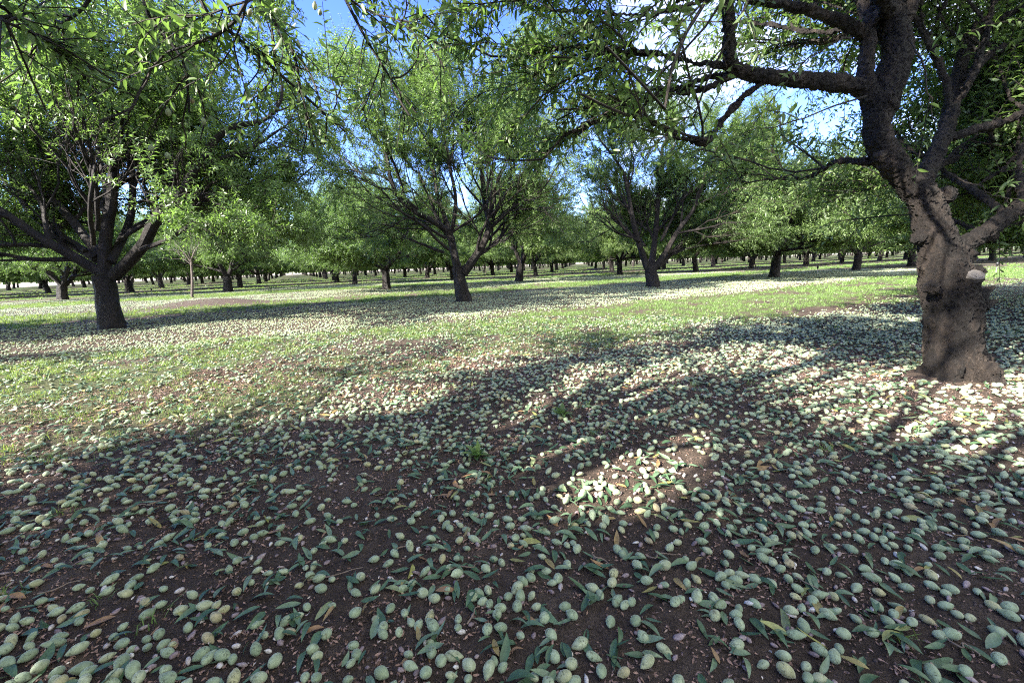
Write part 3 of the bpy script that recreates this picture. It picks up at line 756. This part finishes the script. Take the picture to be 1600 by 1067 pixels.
KEEP = 285
def tree_label(i, j, look):
    rows = {-3: 'the third row behind the leaning tree', -2: 'the row behind the leaning tree', -1: "the leaning tree's own row", 0: 'the first full row'}
    row = rows.get(j, '%s row beyond the first full row' % ordw(j))
    return '%s, %s tree %s of %s' % (look, ordw(abs(i) + 1 if i <= 0 else i + 1), 'leftward' if i < 0 else 'rightward', row)
LOOKS = ['dark-trunked almond tree', 'stout almond tree', 'slender almond tree', 'many-limbed almond tree', 'broad almond tree']
for k, (d, i, j, x, y, v) in enumerate(cand[:KEEP]):
    rr = np.random.default_rng(abs(i * 131 + j * 17) + 77); g = int(rr.integers(5))
    place_tree('almond_tree', GEN[g], x, y, rr.random() * 6.283, .9 + rr.random() * .2, tree_label(i, j, LOOKS[g]), 'almond trees of the orchard')
rest = cand[KEEP:]
if rest:
    mb = MB(); r = np.random.default_rng(4)
    for (d, i, j, x, y, v) in rest:
        mb.tube(np.array([[x, y, -.1], [x, y, .6], [x + r.normal() * .1, y, 1.1]]), [.26, .2, .2], 7, 0)
        for a in range(4):
            q = a * 1.57 + r.random(); mb.tube(np.array([[x, y, 1.0], [x + math.cos(q) * .9, y + math.sin(q) * .9, 2.5]]), [.1, .06], 5, 0)
        n = 1300 if d < 200 else 500; ph = r.random(n) * 6.283; ct = r.uniform(-1, 1, n); rad = r.random(n) ** .4
        P = np.stack([x + 3.9 * rad * np.sqrt(1 - ct ** 2) * np.cos(ph), y + 3.9 * rad * np.sqrt(1 - ct ** 2) * np.sin(ph), 3.9 + 3.0 * rad * ct], 1)
        stamp(mb, L_FAR, P, r.normal(size=(n, 3)), r.normal(size=(n, 3)), r.uniform(.3, .5, n) * (1 if d < 200 else 1.6), r.random(n), 1, 1.6)
    o = link('orchard_trees_beyond', mb.mesh('orchard_trees_beyond', [M_BARK, M_LEAF]))
    tag(o, 'far rows of orchard trees merging into one green mass', 'far trees', None, 'stuff')

# far treeline past the field
mb = MB(); r = np.random.default_rng(8); n = 26000
a = r.uniform(math.radians(60), math.radians(180), n); rad = 420 + r.random(n) * 30
hh = (5 + 6 * vnoise(a * 60, a * 0, 1.0, 3)) * np.sqrt(r.random(n))
P = np.stack([rad * np.cos(a), rad * np.sin(a), hh], 1)
stamp(mb, L_FAR, P, r.normal(size=(n, 3)), r.normal(size=(n, 3)), 2.6, r.random(n), 0, 2.2)
tag(link('far_treeline', mb.mesh('far_treeline', [M_LEAF])), 'distant line of trees beyond the open field', 'treeline', None, 'stuff')

# --- young replanted tree on the mound, and the leaning sapling --------------------------------------
def young(seed, px, py, top, r0, H, label, name='young_almond_tree', n=5):
    g = gpt(px, py); z = float(height(g[0:1], g[1:2])[0]); base = np.array([g[0], g[1], z]); D = float(project(base)[2][0])
    T = Tree(seed, 1.3, H, .8, .08); tp = at(top[0], top[1], D) - base
    P = spline([(0, 0, -.1), (.02, 0, .1), tp * .5 + np.array([.04, 0, 0]), tp], 9)
    T.wood.tube(P, np.linspace(r0, r0 * .6, 9), 10, 0, .05, True, 2)
    for k in range(n):
        a = k * 6.283 / n + T.r.random(); T.rec(tp - UP * .1 * k, (math.cos(a) * .5, math.sin(a) * .5, .9), .8, r0 * .45, 3, .05)
    wm, cm = T.finish('young_tree_%d' % seed, [M_PALEBARK])
    e = bpy.data.objects.new(name, None); C.objects.link(e); e.location = base
    tag(e, label, 'tree'); link('trunk', wm, e); link('crown', cm, e)
young(401, 300, 465, (298, 405), .075, 4.2, 'young replanted almond tree with thin pale trunk rising behind the soil mound')
young(402, 1180, 418, (1173, 398), .05, 3.0, 'thin leaning sapling between two old trees', n=4)
young(403, 758, 428, (758, 408), .04, 2.8, 'small thin sapling beyond the forked tree', n=4)

# --- hanging green almonds of the overhead tree ------------------------------------------------------
def nut_shape(L_=.040, W=.029, Hh=.024, point=.35, seed=0, sub=3):
    import bmesh
    bm = bmesh.new(); bmesh.ops.create_icosphere(bm, subdivisions=sub, radius=1.0)
    v = np.array([q.co[:] for q in bm.verts]); f = np.array([[q.index for q in fc.verts] for fc in bm.faces]); bm.free()
    rg = np.random.default_rng(seed)
    x, y, z = v.T
    taper = 1 - .22 * np.clip(y, 0, 1) ** 2 - .08 * np.clip(-y, 0, 1) ** 2
    yy = y + point * .3 * np.clip(y, 0, 1) ** 6
    seam = np.exp(-(z / .16) ** 2) * (x > 0) * np.exp(-((np.abs(y) - .0) / .9) ** 4)
    xx = x * taper * (1 - .05 * seam)
    lump = 1 + .035 * np.sin(x * 3 + rg.random() * 6) * np.sin(y * 4 + rg.random() * 6)
    bend = .06 * (y ** 2) * rg.uniform(-1, 1)
    out = np.stack([(xx + bend) * W / 2 * lump, yy * L_ / 2, z * taper * Hh / 2 * lump], 1)
    return out, f
NUTS = [nut_shape(.040, .028, .0235, .9, 1), nut_shape(.037, .029, .025, .5, 2), nut_shape(.043, .028, .023, 1.1, 3), nut_shape(.034, .027, .024, .4, 4), nut_shape(.041, .031, .026, .7, 5)]
NUT_ME = [build_mesh('green_almond', v, [f], [M_HULL], True, None, {'rnd': np.zeros(len(v))}) for v, f in NUTS]
fr = [(236, 232, 2.4), (262, 244, 2.4), (270, 168, 2.5), (300, 158, 2.6), (263, 176, 2.5), (390, 20, 2.3), (432, 18, 2.4), (492, 10, 2.5), (500, 20, 2.5), (318, 190, 2.6), (466, 70, 2.6), (62, 122, 2.6), (12, 70, 2.2), (410, 12, 2.4)]
for k, (px, py, D) in enumerate(fr):
    o = link('fruit', NUT_ME[k % 5], over_e); o.location = over_c(px, py, D); o.rotation_euler = (1.57 + .3 * math.sin(k), .4 * math.cos(k * 2), k)
    
# ------------------------------------------------------------------ what lies on the ground
def scatter(n, rmin, rmax, dens, fov=63):
    """random points in the view wedge, kept with probability dens(x,y)/max; n = density cap per m2"""
    area = math.radians(2 * fov) * (rmax ** 2 - rmin ** 2) / 2
    m = int(area * n); r_ = np.sqrt(rng.uniform(rmin ** 2, rmax ** 2, m)); a = np.radians(90 + rng.uniform(-fov, fov, m))
    x = r_ * np.cos(a); y = r_ * np.sin(a)
    k = rng.random(m) < dens(x, y) / n
    return x[k], y[k]
TREE_PTS = np.array([(RT[0], RT[1], .23), (*gpt(175, 514), .3), (*gpt(725, 471), .3), (*gpt(1020, 448), .3)] + [(c_[3], c_[4], .28) for c_ in cand[:60]])
def clear_of_trees(x, y):
    ok = np.ones(len(x), bool)
    for (a, b, r_) in TREE_PTS: ok &= (x - a) ** 2 + (y - b) ** 2 > r_ ** 2
    return ok
def nut_density(x, y):
    g = grassy(x, y); s = row_s(x, y)
    strip = np.clip((s - 1.8) / 1, 0, 1) * np.clip((7.0 - s) / 1, 0, 1)
    patch = .5 + 1.0 * np.clip((fbm(x, y, .55, 41) - .28) * 2.2, 0, 1)
    d = 300 * (1 - np.where(np.hypot(x, y) > 8, 1.0, .68) * strip) * patch * (1 - .3 * g)
    near = np.exp(-((x + .1) ** 2 + (y - 1.6) ** 2) / .9)
    return (d + 4) * (1 - .2 * near) * (1 + .35 * np.clip((x - .5) / 2, 0, 1)) * (1 - .8 * np.clip(mound(x, y) / .2, 0, .6))
def spaced(x, y, dmin, limit_r):
    keep = []; grid = {}
    order = np.argsort(np.hypot(x, y))
    for k in order:
        if math.hypot(x[k], y[k]) > limit_r: keep.append(k); continue
        c = (int(x[k] // dmin), int(y[k] // dmin)); bad = False
        for a in (-1, 0, 1):
            for b in (-1, 0, 1):
                for q in grid.get((c[0] + a, c[1] + b), ()):
                    if (x[k] - x[q]) ** 2 + (y[k] - y[q]) ** 2 < dmin * dmin: bad = True
        if not bad: keep.append(k); grid.setdefault(c, []).append(k)
    return np.array(keep)
def rotmats(yaw, tilt, roll):
    cy_, sy = np.cos(yaw), np.sin(yaw); cx, sx = np.cos(tilt), np.sin(tilt); cz, sz = np.cos(roll), np.sin(roll); n = len(yaw); o = np.zeros(n); i = np.ones(n)
    Rz = np.stack([cy_, -sy, o, sy, cy_, o, o, o, i], 1).reshape(-1, 3, 3)
    Rx = np.stack([i, o, o, o, cx, -sx, o, sx, cx], 1).reshape(-1, 3, 3)
    Ry = np.stack([cz, o, sz, o, i, o, -sz, o, cz], 1).reshape(-1, 3, 3)
    return Rz @ Rx @ Ry
def mass(name, tpls, x, y, z, R, scale, rnd, mats, label, cat, smooth=True):
    vs = []; fs = []; at_ = []; n0 = 0; which = rng.integers(len(tpls), size=len(x))
    for k, (v, f) in enumerate(tpls):
        m = which == k
        if not m.any(): continue
        P = np.einsum('nij,kj->nki', R[m], v) * scale[m][:, None, None] + np.stack([x[m], y[m], z[m]], 1)[:, None]
        vs.append(P.reshape(-1, 3)); at_.append(np.repeat(rnd[m], len(v)))
        fs.append((f[None] + (np.arange(m.sum()) * len(v))[:, None, None]).reshape(-1, f.shape[1]) + n0); n0 += m.sum() * len(v)
    return np.concatenate(vs), np.concatenate(fs), np.concatenate(at_)

def band_labels(px, py, names, noun, per=25):
    """unique label for each near repeat: which band up from the lower edge of the picture, and which one along it"""
    order = np.argsort(-py); lab = [None] * len(px)
    for b in range(0, len(order), per):
        grp = order[b:b + per]; grp = grp[np.argsort(px[grp])]
        for q, k in enumerate(grp):
            lab[k] = '%s %s, %s from left in %s band up from bottom edge' % (names[k], noun, ordw(q + 1), ordw(b // per + 1))
    return lab

# green almonds
x, y = scatter(470, .7, 9, nut_density); k = spaced(x, y, .0245, 5.0); x, y = x[k], y[k]
x2, y2 = scatter(200, 9, 34, lambda a, b: nut_density(a, b) * np.where(np.hypot(a, b) > 16, .5, .85))
x = np.concatenate([x, x2]); y = np.concatenate([y, y2]); k = clear_of_trees(x, y); x, y = x[k], y[k]; n = len(x)

zg = height(x, y); yaw = rng.random(n) * 6.283; tilt = rng.normal(size=n) * .22; rl = rng.normal(size=n) * .35
up_ = rng.random(n) < .12; tilt[up_] += rng.choice([-1, 1], up_.sum()) * .6
scl = rng.uniform(.72, 1.14, n); z = zg + (.0075 + .004 * rng.random(n)) * scl + np.abs(np.sin(tilt)) * .006; rnd = rng.random(n) ** 1.15
px, py, dz = project(np.stack([x, y, z], 1))
vis = (dz > 0) & (px > -12) & (px < 1612) & (py < 1080) & (py > 0)
near = np.argsort(np.where(vis, dz, 1e9))[:300]
sel = np.zeros(n, bool); sel[near] = True
tones = [(.30, 'cool green'), (.6, 'plain green'), (.85, 'pale green'), (2, 'yellowish green')]
nm = []
for q in near:
    t = 'upturned ' if up_[q] else ('large ' if scl[q] > 1.08 else ('small ' if scl[q] < .9 else ''))
    nm.append(t + 'green fuzzy')
lab = band_labels(px[near], py[near], nm, 'almond')
for q, lb in zip(near, lab):
    o = link('green_almond', NUT_ME[int(rng.integers(5))]); o.location = (x[q], y[q], z[q]); s_ = scl[q]; o.scale = (s_, s_, s_)
    o.rotation_euler = Euler((tilt[q], rl[q], yaw[q]), 'XYZ')
    tag(o, lb, 'almond', 'green almonds fallen on the soil')
R = rotmats(yaw, tilt, rl); r_ = np.hypot(x, y)
N_MID = [nut_shape(.040, .028, .0235, .9, 1, 2), nut_shape(.037, .029, .025, .5, 2, 2), nut_shape(.043, .028, .023, 1.1, 3, 2)]
N_FAR = [nut_shape(.041, .029, .024, .6, 1, 1)]; N_XF = [nut_shape(.044, .032, .027, .2, 1, 0) if False else nut_shape(.043, .031, .026, .3, 2, 1)]
parts_ = []
for (a, b, tp) in ((0, 5, N_MID), (5, 100, N_FAR)):
    m = ~sel & (r_ >= a) & (r_ < b); parts_.append(mass('', tp, x[m], y[m], z[m], R[m], scl[m], rnd[m], None, '', ''))
off = 0; VV = []; FF = []; AA = []
for (v, f, a) in parts_: VV.append(v); FF.append(f + off); AA.append(a); off += len(v)
tag(link('scattered_almonds', build_mesh('scattered_almonds', np.concatenate(VV), [np.concatenate(FF)], [M_HULL], True, None, {'rnd': np.concatenate(AA)})),
    'countless green almonds carpeting the orchard floor', 'almonds', None, 'stuff')

# shrivelled small almonds
D1 = [nut_shape(.024, .015, .012, .9, 21, 2), nut_shape(.020, .014, .011, .5, 22, 2), nut_shape(.027, .016, .010, 1.2, 23, 2)]
for v, f in D1: v *= (1 + .12 * np.sin(v[:, [1]] * 700) * np.sin(v[:, [0]] * 900 + 1))
D1_ME = [build_mesh('dried_almond', v, [f], [M_DRIED], True, None, {'rnd': np.zeros(len(v))}) for v, f in D1]
xd, yd = scatter(130, .7, 7.5, lambda a, b: nut_density(a, b) * .62); k = clear_of_trees(xd, yd); xd, yd = xd[k], yd[k]; n = len(xd)
zd = height(xd, yd) + .005; yw = rng.random(n) * 6.283; ti = rng.normal(size=n) * .3; ro = rng.normal(size=n) * .5; sd = rng.uniform(.7, 1.2, n)
px, py, dz = project(np.stack([xd, yd, zd], 1)); vis = (dz > 0) & (px > -5) & (px < 1605) & (py < 1072)
near = np.argsort(np.where(vis, dz, 1e9))[:300]; sel = np.zeros(n, bool); sel[near] = True
lab = band_labels(px[near], py[near], ['shrivelled greyish'] * 300, 'almond')
for q, lb in zip(near, lab):
    o = link('dried_almond', D1_ME[int(rng.integers(3))]); o.location = (xd[q], yd[q], zd[q]); o.scale = (sd[q],) * 3; o.rotation_euler = (ti[q], ro[q], yw[q])
    tag(o, lb, 'almond', 'shrivelled almonds on the soil')
m = ~sel; D0 = [nut_shape(.024, .016, .012, .6, 21, 1)]
v, f, a = mass('', D0, xd[m], yd[m], zd[m], rotmats(yw[m], ti[m], ro[m]), sd[m], rng.random(m.sum()), None, '', '')
tag(link('scattered_dried_almonds', build_mesh('scattered_dried_almonds', v, [f], [M_DRIED], True, None, {'rnd': a})), 'many small shrivelled almonds strewn over the soil', 'dried almonds', None, 'stuff')

# fallen leaves
def leaf_shape(curl, bend, seed):
    rg = np.random.default_rng(seed); n = 7; t = np.linspace(0, 1, n)
    w = .15 * np.sin(np.pi * t ** .8) ** .8 * (1 - .25 * t); w[0] = .006; w[-1] = .002
    zc = curl * t * (1 - t) * 2 + bend * (t ** 2); xs = .06 * np.sin(t * 3 + rg.random() * 6)
    V_ = []
    for q in range(n):
        V_ += [(xs[q] - w[q], t[q], zc[q] + w[q] * .45), (xs[q], t[q], zc[q]), (xs[q] + w[q], t[q], zc[q] + w[q] * .45)]
    F_ = []
    for q in range(n - 1):
        a = q * 3; F_ += [(a, a + 1, a + 4, a + 3), (a + 1, a + 2, a + 5, a + 4)]
    v = np.array(V_); v[:, 1] -= .5
    return v, np.array(F_)
LS = [leaf_shape(.14, .0, 1), leaf_shape(-.05, .2, 2), leaf_shape(.26, -.04, 3), leaf_shape(.05, .32, 4), leaf_shape(-.12, -.02, 5), leaf_shape(.3, .12, 6)]
LS_ME = [build_mesh('fallen_leaf', v * .062, [f], [M_FALLEN], True, None, {'rnd': np.full(len(v), .2 + .2 * q)}) for q, (v, f) in enumerate(LS)]
xl, yl = scatter(400, .7, 8, lambda a, b: 170 + 230 * np.clip((fbm(a, b, .35, 61) - .40) * 3, 0, 1)); k = clear_of_trees(xl, yl); xl, yl = xl[k], yl[k]; n = len(xl)
zl = height(xl, yl) + rng.uniform(.003, .013, n); yw = rng.random(n) * 6.283; ti = rng.normal(size=n) * .15; ro = rng.normal(size=n) * .32; sl = rng.uniform(.55, 1.3, n)
px, py, dz = project(np.stack([xl, yl, zl], 1)); vis = (dz > 0) & (px > -10) & (px < 1610) & (py < 1075)
near = np.argsort(np.where(vis, dz, 1e9))[:300]; sel = np.zeros(n, bool); sel[near] = True
lab = band_labels(px[near], py[near], ['narrow green fallen'] * 300, 'leaf')
for q, lb in zip(near, lab):
    o = link('fallen_leaf', LS_ME[int(rng.integers(6))]); o.location = (xl[q], yl[q], zl[q]); o.scale = (sl[q] * rng.uniform(.8, 1.3), sl[q], sl[q]); o.rotation_euler = (ti[q], ro[q], yw[q])
    tag(o, lb, 'leaf', 'green leaves fallen on the soil')
m = ~sel
v, f, a = mass('', [(v_ * .062, f_) for v_, f_ in LS], xl[m], yl[m], zl[m], rotmats(yw[m], ti[m], ro[m]), sl[m], rng.random(m.sum()), None, '', '')
tag(link('scattered_leaves', build_mesh('scattered_leaves', v, [f], [M_FALLEN], True, None, {'rnd': a})), 'green almond leaves strewn between the nuts', 'leaves', None, 'stuff')

# dry flower husks, bark crumbs and clods
n0 = 52000
xd, yd = scatter(7500, .6, 5.5, lambda a, b: 2000 + 5500 * np.clip((fbm(a, b, .28, 71) - .38) * 3, 0, 1)); k = clear_of_trees(xd, yd); xd, yd = xd[k], yd[k]; n = len(xd)
mb = MB()
petal = (np.array([[0, -.5, 0], [.16, -.1, .10], [.10, .3, .22], [0, .5, .12], [-.14, .25, .05], [-.18, -.15, .14]]), [np.array([[0, 1, 5], [2, 3, 4]]), np.array([[1, 2, 4, 5]])])
crumb = (np.array([[-.4, 0, 0], [0, .1, .3], [.4, -.1, .05], [.15, .5, .1], [-.25, .45, .35]]), [np.array([[0, 2, 1], [1, 2, 3], [0, 1, 4], [1, 3, 4]])])
nc = n // 7; ci = rng.integers(nc, size=n); far_ = np.hypot(xd, yd) > 4.2
ox = xd[ci] + rng.normal(size=n) * .011; oy = yd[ci] + rng.normal(size=n) * .011; lone = (rng.random(n) < .45) | far_
px_ = np.where(lone, xd, ox); py_ = np.where(lone, yd, oy)
pos = np.stack([px_, py_, height(px_, py_) + rng.uniform(.001, .008, n)], 1)
tone = np.clip(rng.random(n) * .75 + (rng.random(n) < .05) * .4, 0, 1)
for m_, tp, lo, hi_ in ((rng.random(n) < .62, petal, .008, .019), (None, crumb, .004, .012)):
    if m_ is None: m_ = ~first_
    else: first_ = m_
    k_ = int(m_.sum()); stamp(mb, tp, pos[m_], rng.normal(size=(k_, 3)) * [1, 1, .4], UP[None] + rng.normal(size=(k_, 3)) * .8, rng.uniform(lo, hi_, k_), tone[m_], 0)
tag(link('dry_litter', mb.mesh('dry_litter', [M_DEBRIS], False)), 'crumbled brown flower husks and bark bits on the soil', 'litter', None, 'stuff')
mb = MB(); xd, yd = scatter(900, .6, 5, lambda a, b: 150 + 700 * np.clip((fbm(a, b, .3, 91) - .4) * 3, 0, 1)); n = len(xd)
ico, icf = nut_shape(.012, .011, .008, .1, 3, 1)
v, f, a = mass('', [(ico, icf)], xd, yd, height(xd, yd) + .001, rotmats(rng.random(n) * 6, rng.random(n) * 6, rng.random(n) * 6), rng.uniform(.25, 1.3, n) ** 1.5, rng.random(n), None, '', '')
M_CLOD = plain('soil_clod', (.07, .052, .044), .95)
tag(link('soil_crumbs', build_mesh('soil_crumbs', v, [f], [M_CLOD], False, None, {'rnd': a})), 'small crumbs of dark soil', 'soil', None, 'stuff')

# twigs on the soil
twg = [(700, 893, 60, 20), (925, 868, 55, -35), (620, 858, 30, 25), (480, 905, 90, 15), (60, 930, 80, 20), (1240, 900, 70, -40), (1010, 870, 50, 5), (330, 700, 60, 30), (1350, 760, 60, -20), (820, 760, 50, 10), (160, 800, 70, 8), (1480, 1000, 60, -35), (730, 975, 40, 60), (560, 745, 40, -15)]
for k, (px_, py_, ln, an) in enumerate(twg):
    a = gpt(px_, py_); b = gpt(px_ + ln * math.cos(math.radians(an)), py_ - ln * math.sin(math.radians(an)) * .8)
    L3 = [np.array([a[0] + (b[0] - a[0]) * t, a[1] + (b[1] - a[1]) * t, float(height(np.array([a[0]]), np.array([a[1]]))[0]) + .012 + .004 * math.sin(t * 5 + k)]) for t in np.linspace(0, 1, 6)]
    for q in range(1, 5): L3[q][:2] += np.random.default_rng(k * 9 + q).normal(size=2) * .006
    mb = MB(); mb.tube(spline(L3, 12), np.linspace(.0028, .0012, 12), 6, 0, .1, True, k)
    near_w = ['beside the first broken leaf cluster']
    tag(link('fallen_twig', mb.mesh('fallen_twig', [M_TWIG])), '%s dry twig lying on the soil, %s of the bare twigs counted from the left' % ('long' if ln > 55 else 'short', ordw(1 + sorted(t[0] for t in twg).index(px_))), 'twig', 'dry twigs on the soil')

# grass
def grass(xg, yg, blades, hgt, wid):
    n = len(xg); idx = np.repeat(np.arange(n), blades); m = len(idx)
    x = xg[idx] + rng.normal(size=m) * .02; y = yg[idx] + rng.normal(size=m) * .02; z = height(x, y) - .003
    h = hgt * rng.uniform(.4, 1.25, m) * rng.uniform(.6, 1.2, n)[idx]; w = wid * rng.uniform(.6, 1.3, m)
    a = rng.random(m) * 6.283; side = np.stack([np.cos(a), np.sin(a), 0 * a], 1); lean = rng.normal(size=(m, 3)) * .38; lean[:, 2] = 0
    b = np.stack([x, y, z], 1); mid = b + UP * (h * .55)[:, None] + lean * (h * .45)[:, None]; tip = b + UP * (h * .85)[:, None] + lean * (h * 1.35)[:, None]
    V_ = np.stack([b - side * w[:, None], b + side * w[:, None], mid + side * (w * .8)[:, None], mid - side * (w * .8)[:, None], tip], 1).reshape(-1, 3)
    o = np.arange(m) * 5
    q = np.stack([o, o + 1, o + 2, o + 3], 1); t = np.stack([o + 3, o + 2, o + 4], 1)
    rn = np.repeat(np.clip(rng.random(n)[idx] * .6 + rng.random(m) * .4, 0, 1), 5)
    return V_, t, q, rn
sets = []
for (r0_, r1_, cap, bl, hg, wd) in ((1.2, 6, 130, 12, .055, .0017), (6, 14, 170, 10, .06, .003), (14, 30, 80, 9, .07, .007), (30, 80, 9, 9, .09, .018)):
    xg, yg = scatter(cap, r0_, r1_, lambda a, b: cap * np.clip(grassy(a, b) * 1.1 + .02 - .0, 0, 1) * np.clip((fbm(a, b, .3, 81) - .22) * 2.6, .05, 1)); k = clear_of_trees(xg, yg)
    sets.append(grass(xg[k], yg[k], bl, hg, wd))
off = 0; VV = []; TT = []; QQ = []; AA = []
for (v, t, q, a) in sets: VV.append(v); TT.append(t + off); QQ.append(q + off); AA.append(a); off += len(v)
tag(link('grass', build_mesh('grass', np.concatenate(VV), [np.concatenate(TT), np.concatenate(QQ)], [M_GRASS], True, None, {'rnd': np.concatenate(AA)})), 'thin sunlit grass growing in strips between the tree rows', 'grass', None, 'stuff')


# broad-leaved weeds
def weed(px_, py_, s, seed, label):
    g = gpt(px_, py_); r = np.random.default_rng(seed); mb = MB(); z = float(height(g[0:1], g[1:2])[0])
    mb.tube([(0, 0, -.01), (0, 0, .03 * s / .1)], [.003, .002], 5, 0)
    n = 13; a = np.arange(n) * 2.4; el = np.linspace(.2, 1.1, n)
    d = np.stack([np.cos(a) * np.cos(el), np.sin(a) * np.cos(el), np.sin(el)], 1)
    stamp(mb, L_NEAR, np.tile([[0, 0, .012]], (n, 1)) + 0 * d, d, UP[None] + .3 * r.normal(size=d.shape) - d * .5, s * r.uniform(.7, 1.1, n), r.random(n), 0, 1.3)
    o = link('weed_plant', mb.mesh('weed_plant', [M_LEAF]), None, (g[0], g[1], z)); tag(o, label, 'weed', 'broad-leaved weeds')
weed(745, 712, .09, 1, 'broad-leaved green weed alone on bare soil below the grass strip')
weed(878, 648, .09, 2, 'green weed growing in the sunlit patch of almonds')

# sprinklers on stakes
def sprinkler(px_, py_, label, h=.32):
    g = gpt(px_, py_); z = float(height(g[0:1], g[1:2])[0])
    e = bpy.data.objects.new('irrigation_sprinkler', None); C.objects.link(e); e.location = (g[0], g[1], z); tag(e, label, 'sprinkler', 'micro sprinklers between the trees')
    b = MB(); b.tube([(0, 0, -.05), (0, 0, h * .4), (0, 0, h)], [.012, .012, .010], 8); link('stake', b.mesh('stake', [M_WHITEP]), e)
    b = MB(); b.tube([(0, 0, h - .06), (0, 0, h), (0, 0, h + .03), (0, 0, h + .08), (0, 0, h + .1)], [.02, .045, .05, .04, .012], 10); link('sprinkler_head', b.mesh('sprinkler_head', [M_BLACKP]), e)
sprinkler(238, 461, 'black sprinkler head on a short white stake in the grass beside the left mound')
sprinkler(322, 449, 'pale sprinkler stake between the young tree and the trunk behind the mound')
sprinkler(1277, 428, 'black sprinkler head on a stake between the two dark trunks before the leaning tree')
sprinkler(1556, 427, 'black sprinkler head behind the pruning cut of the leaning trunk')
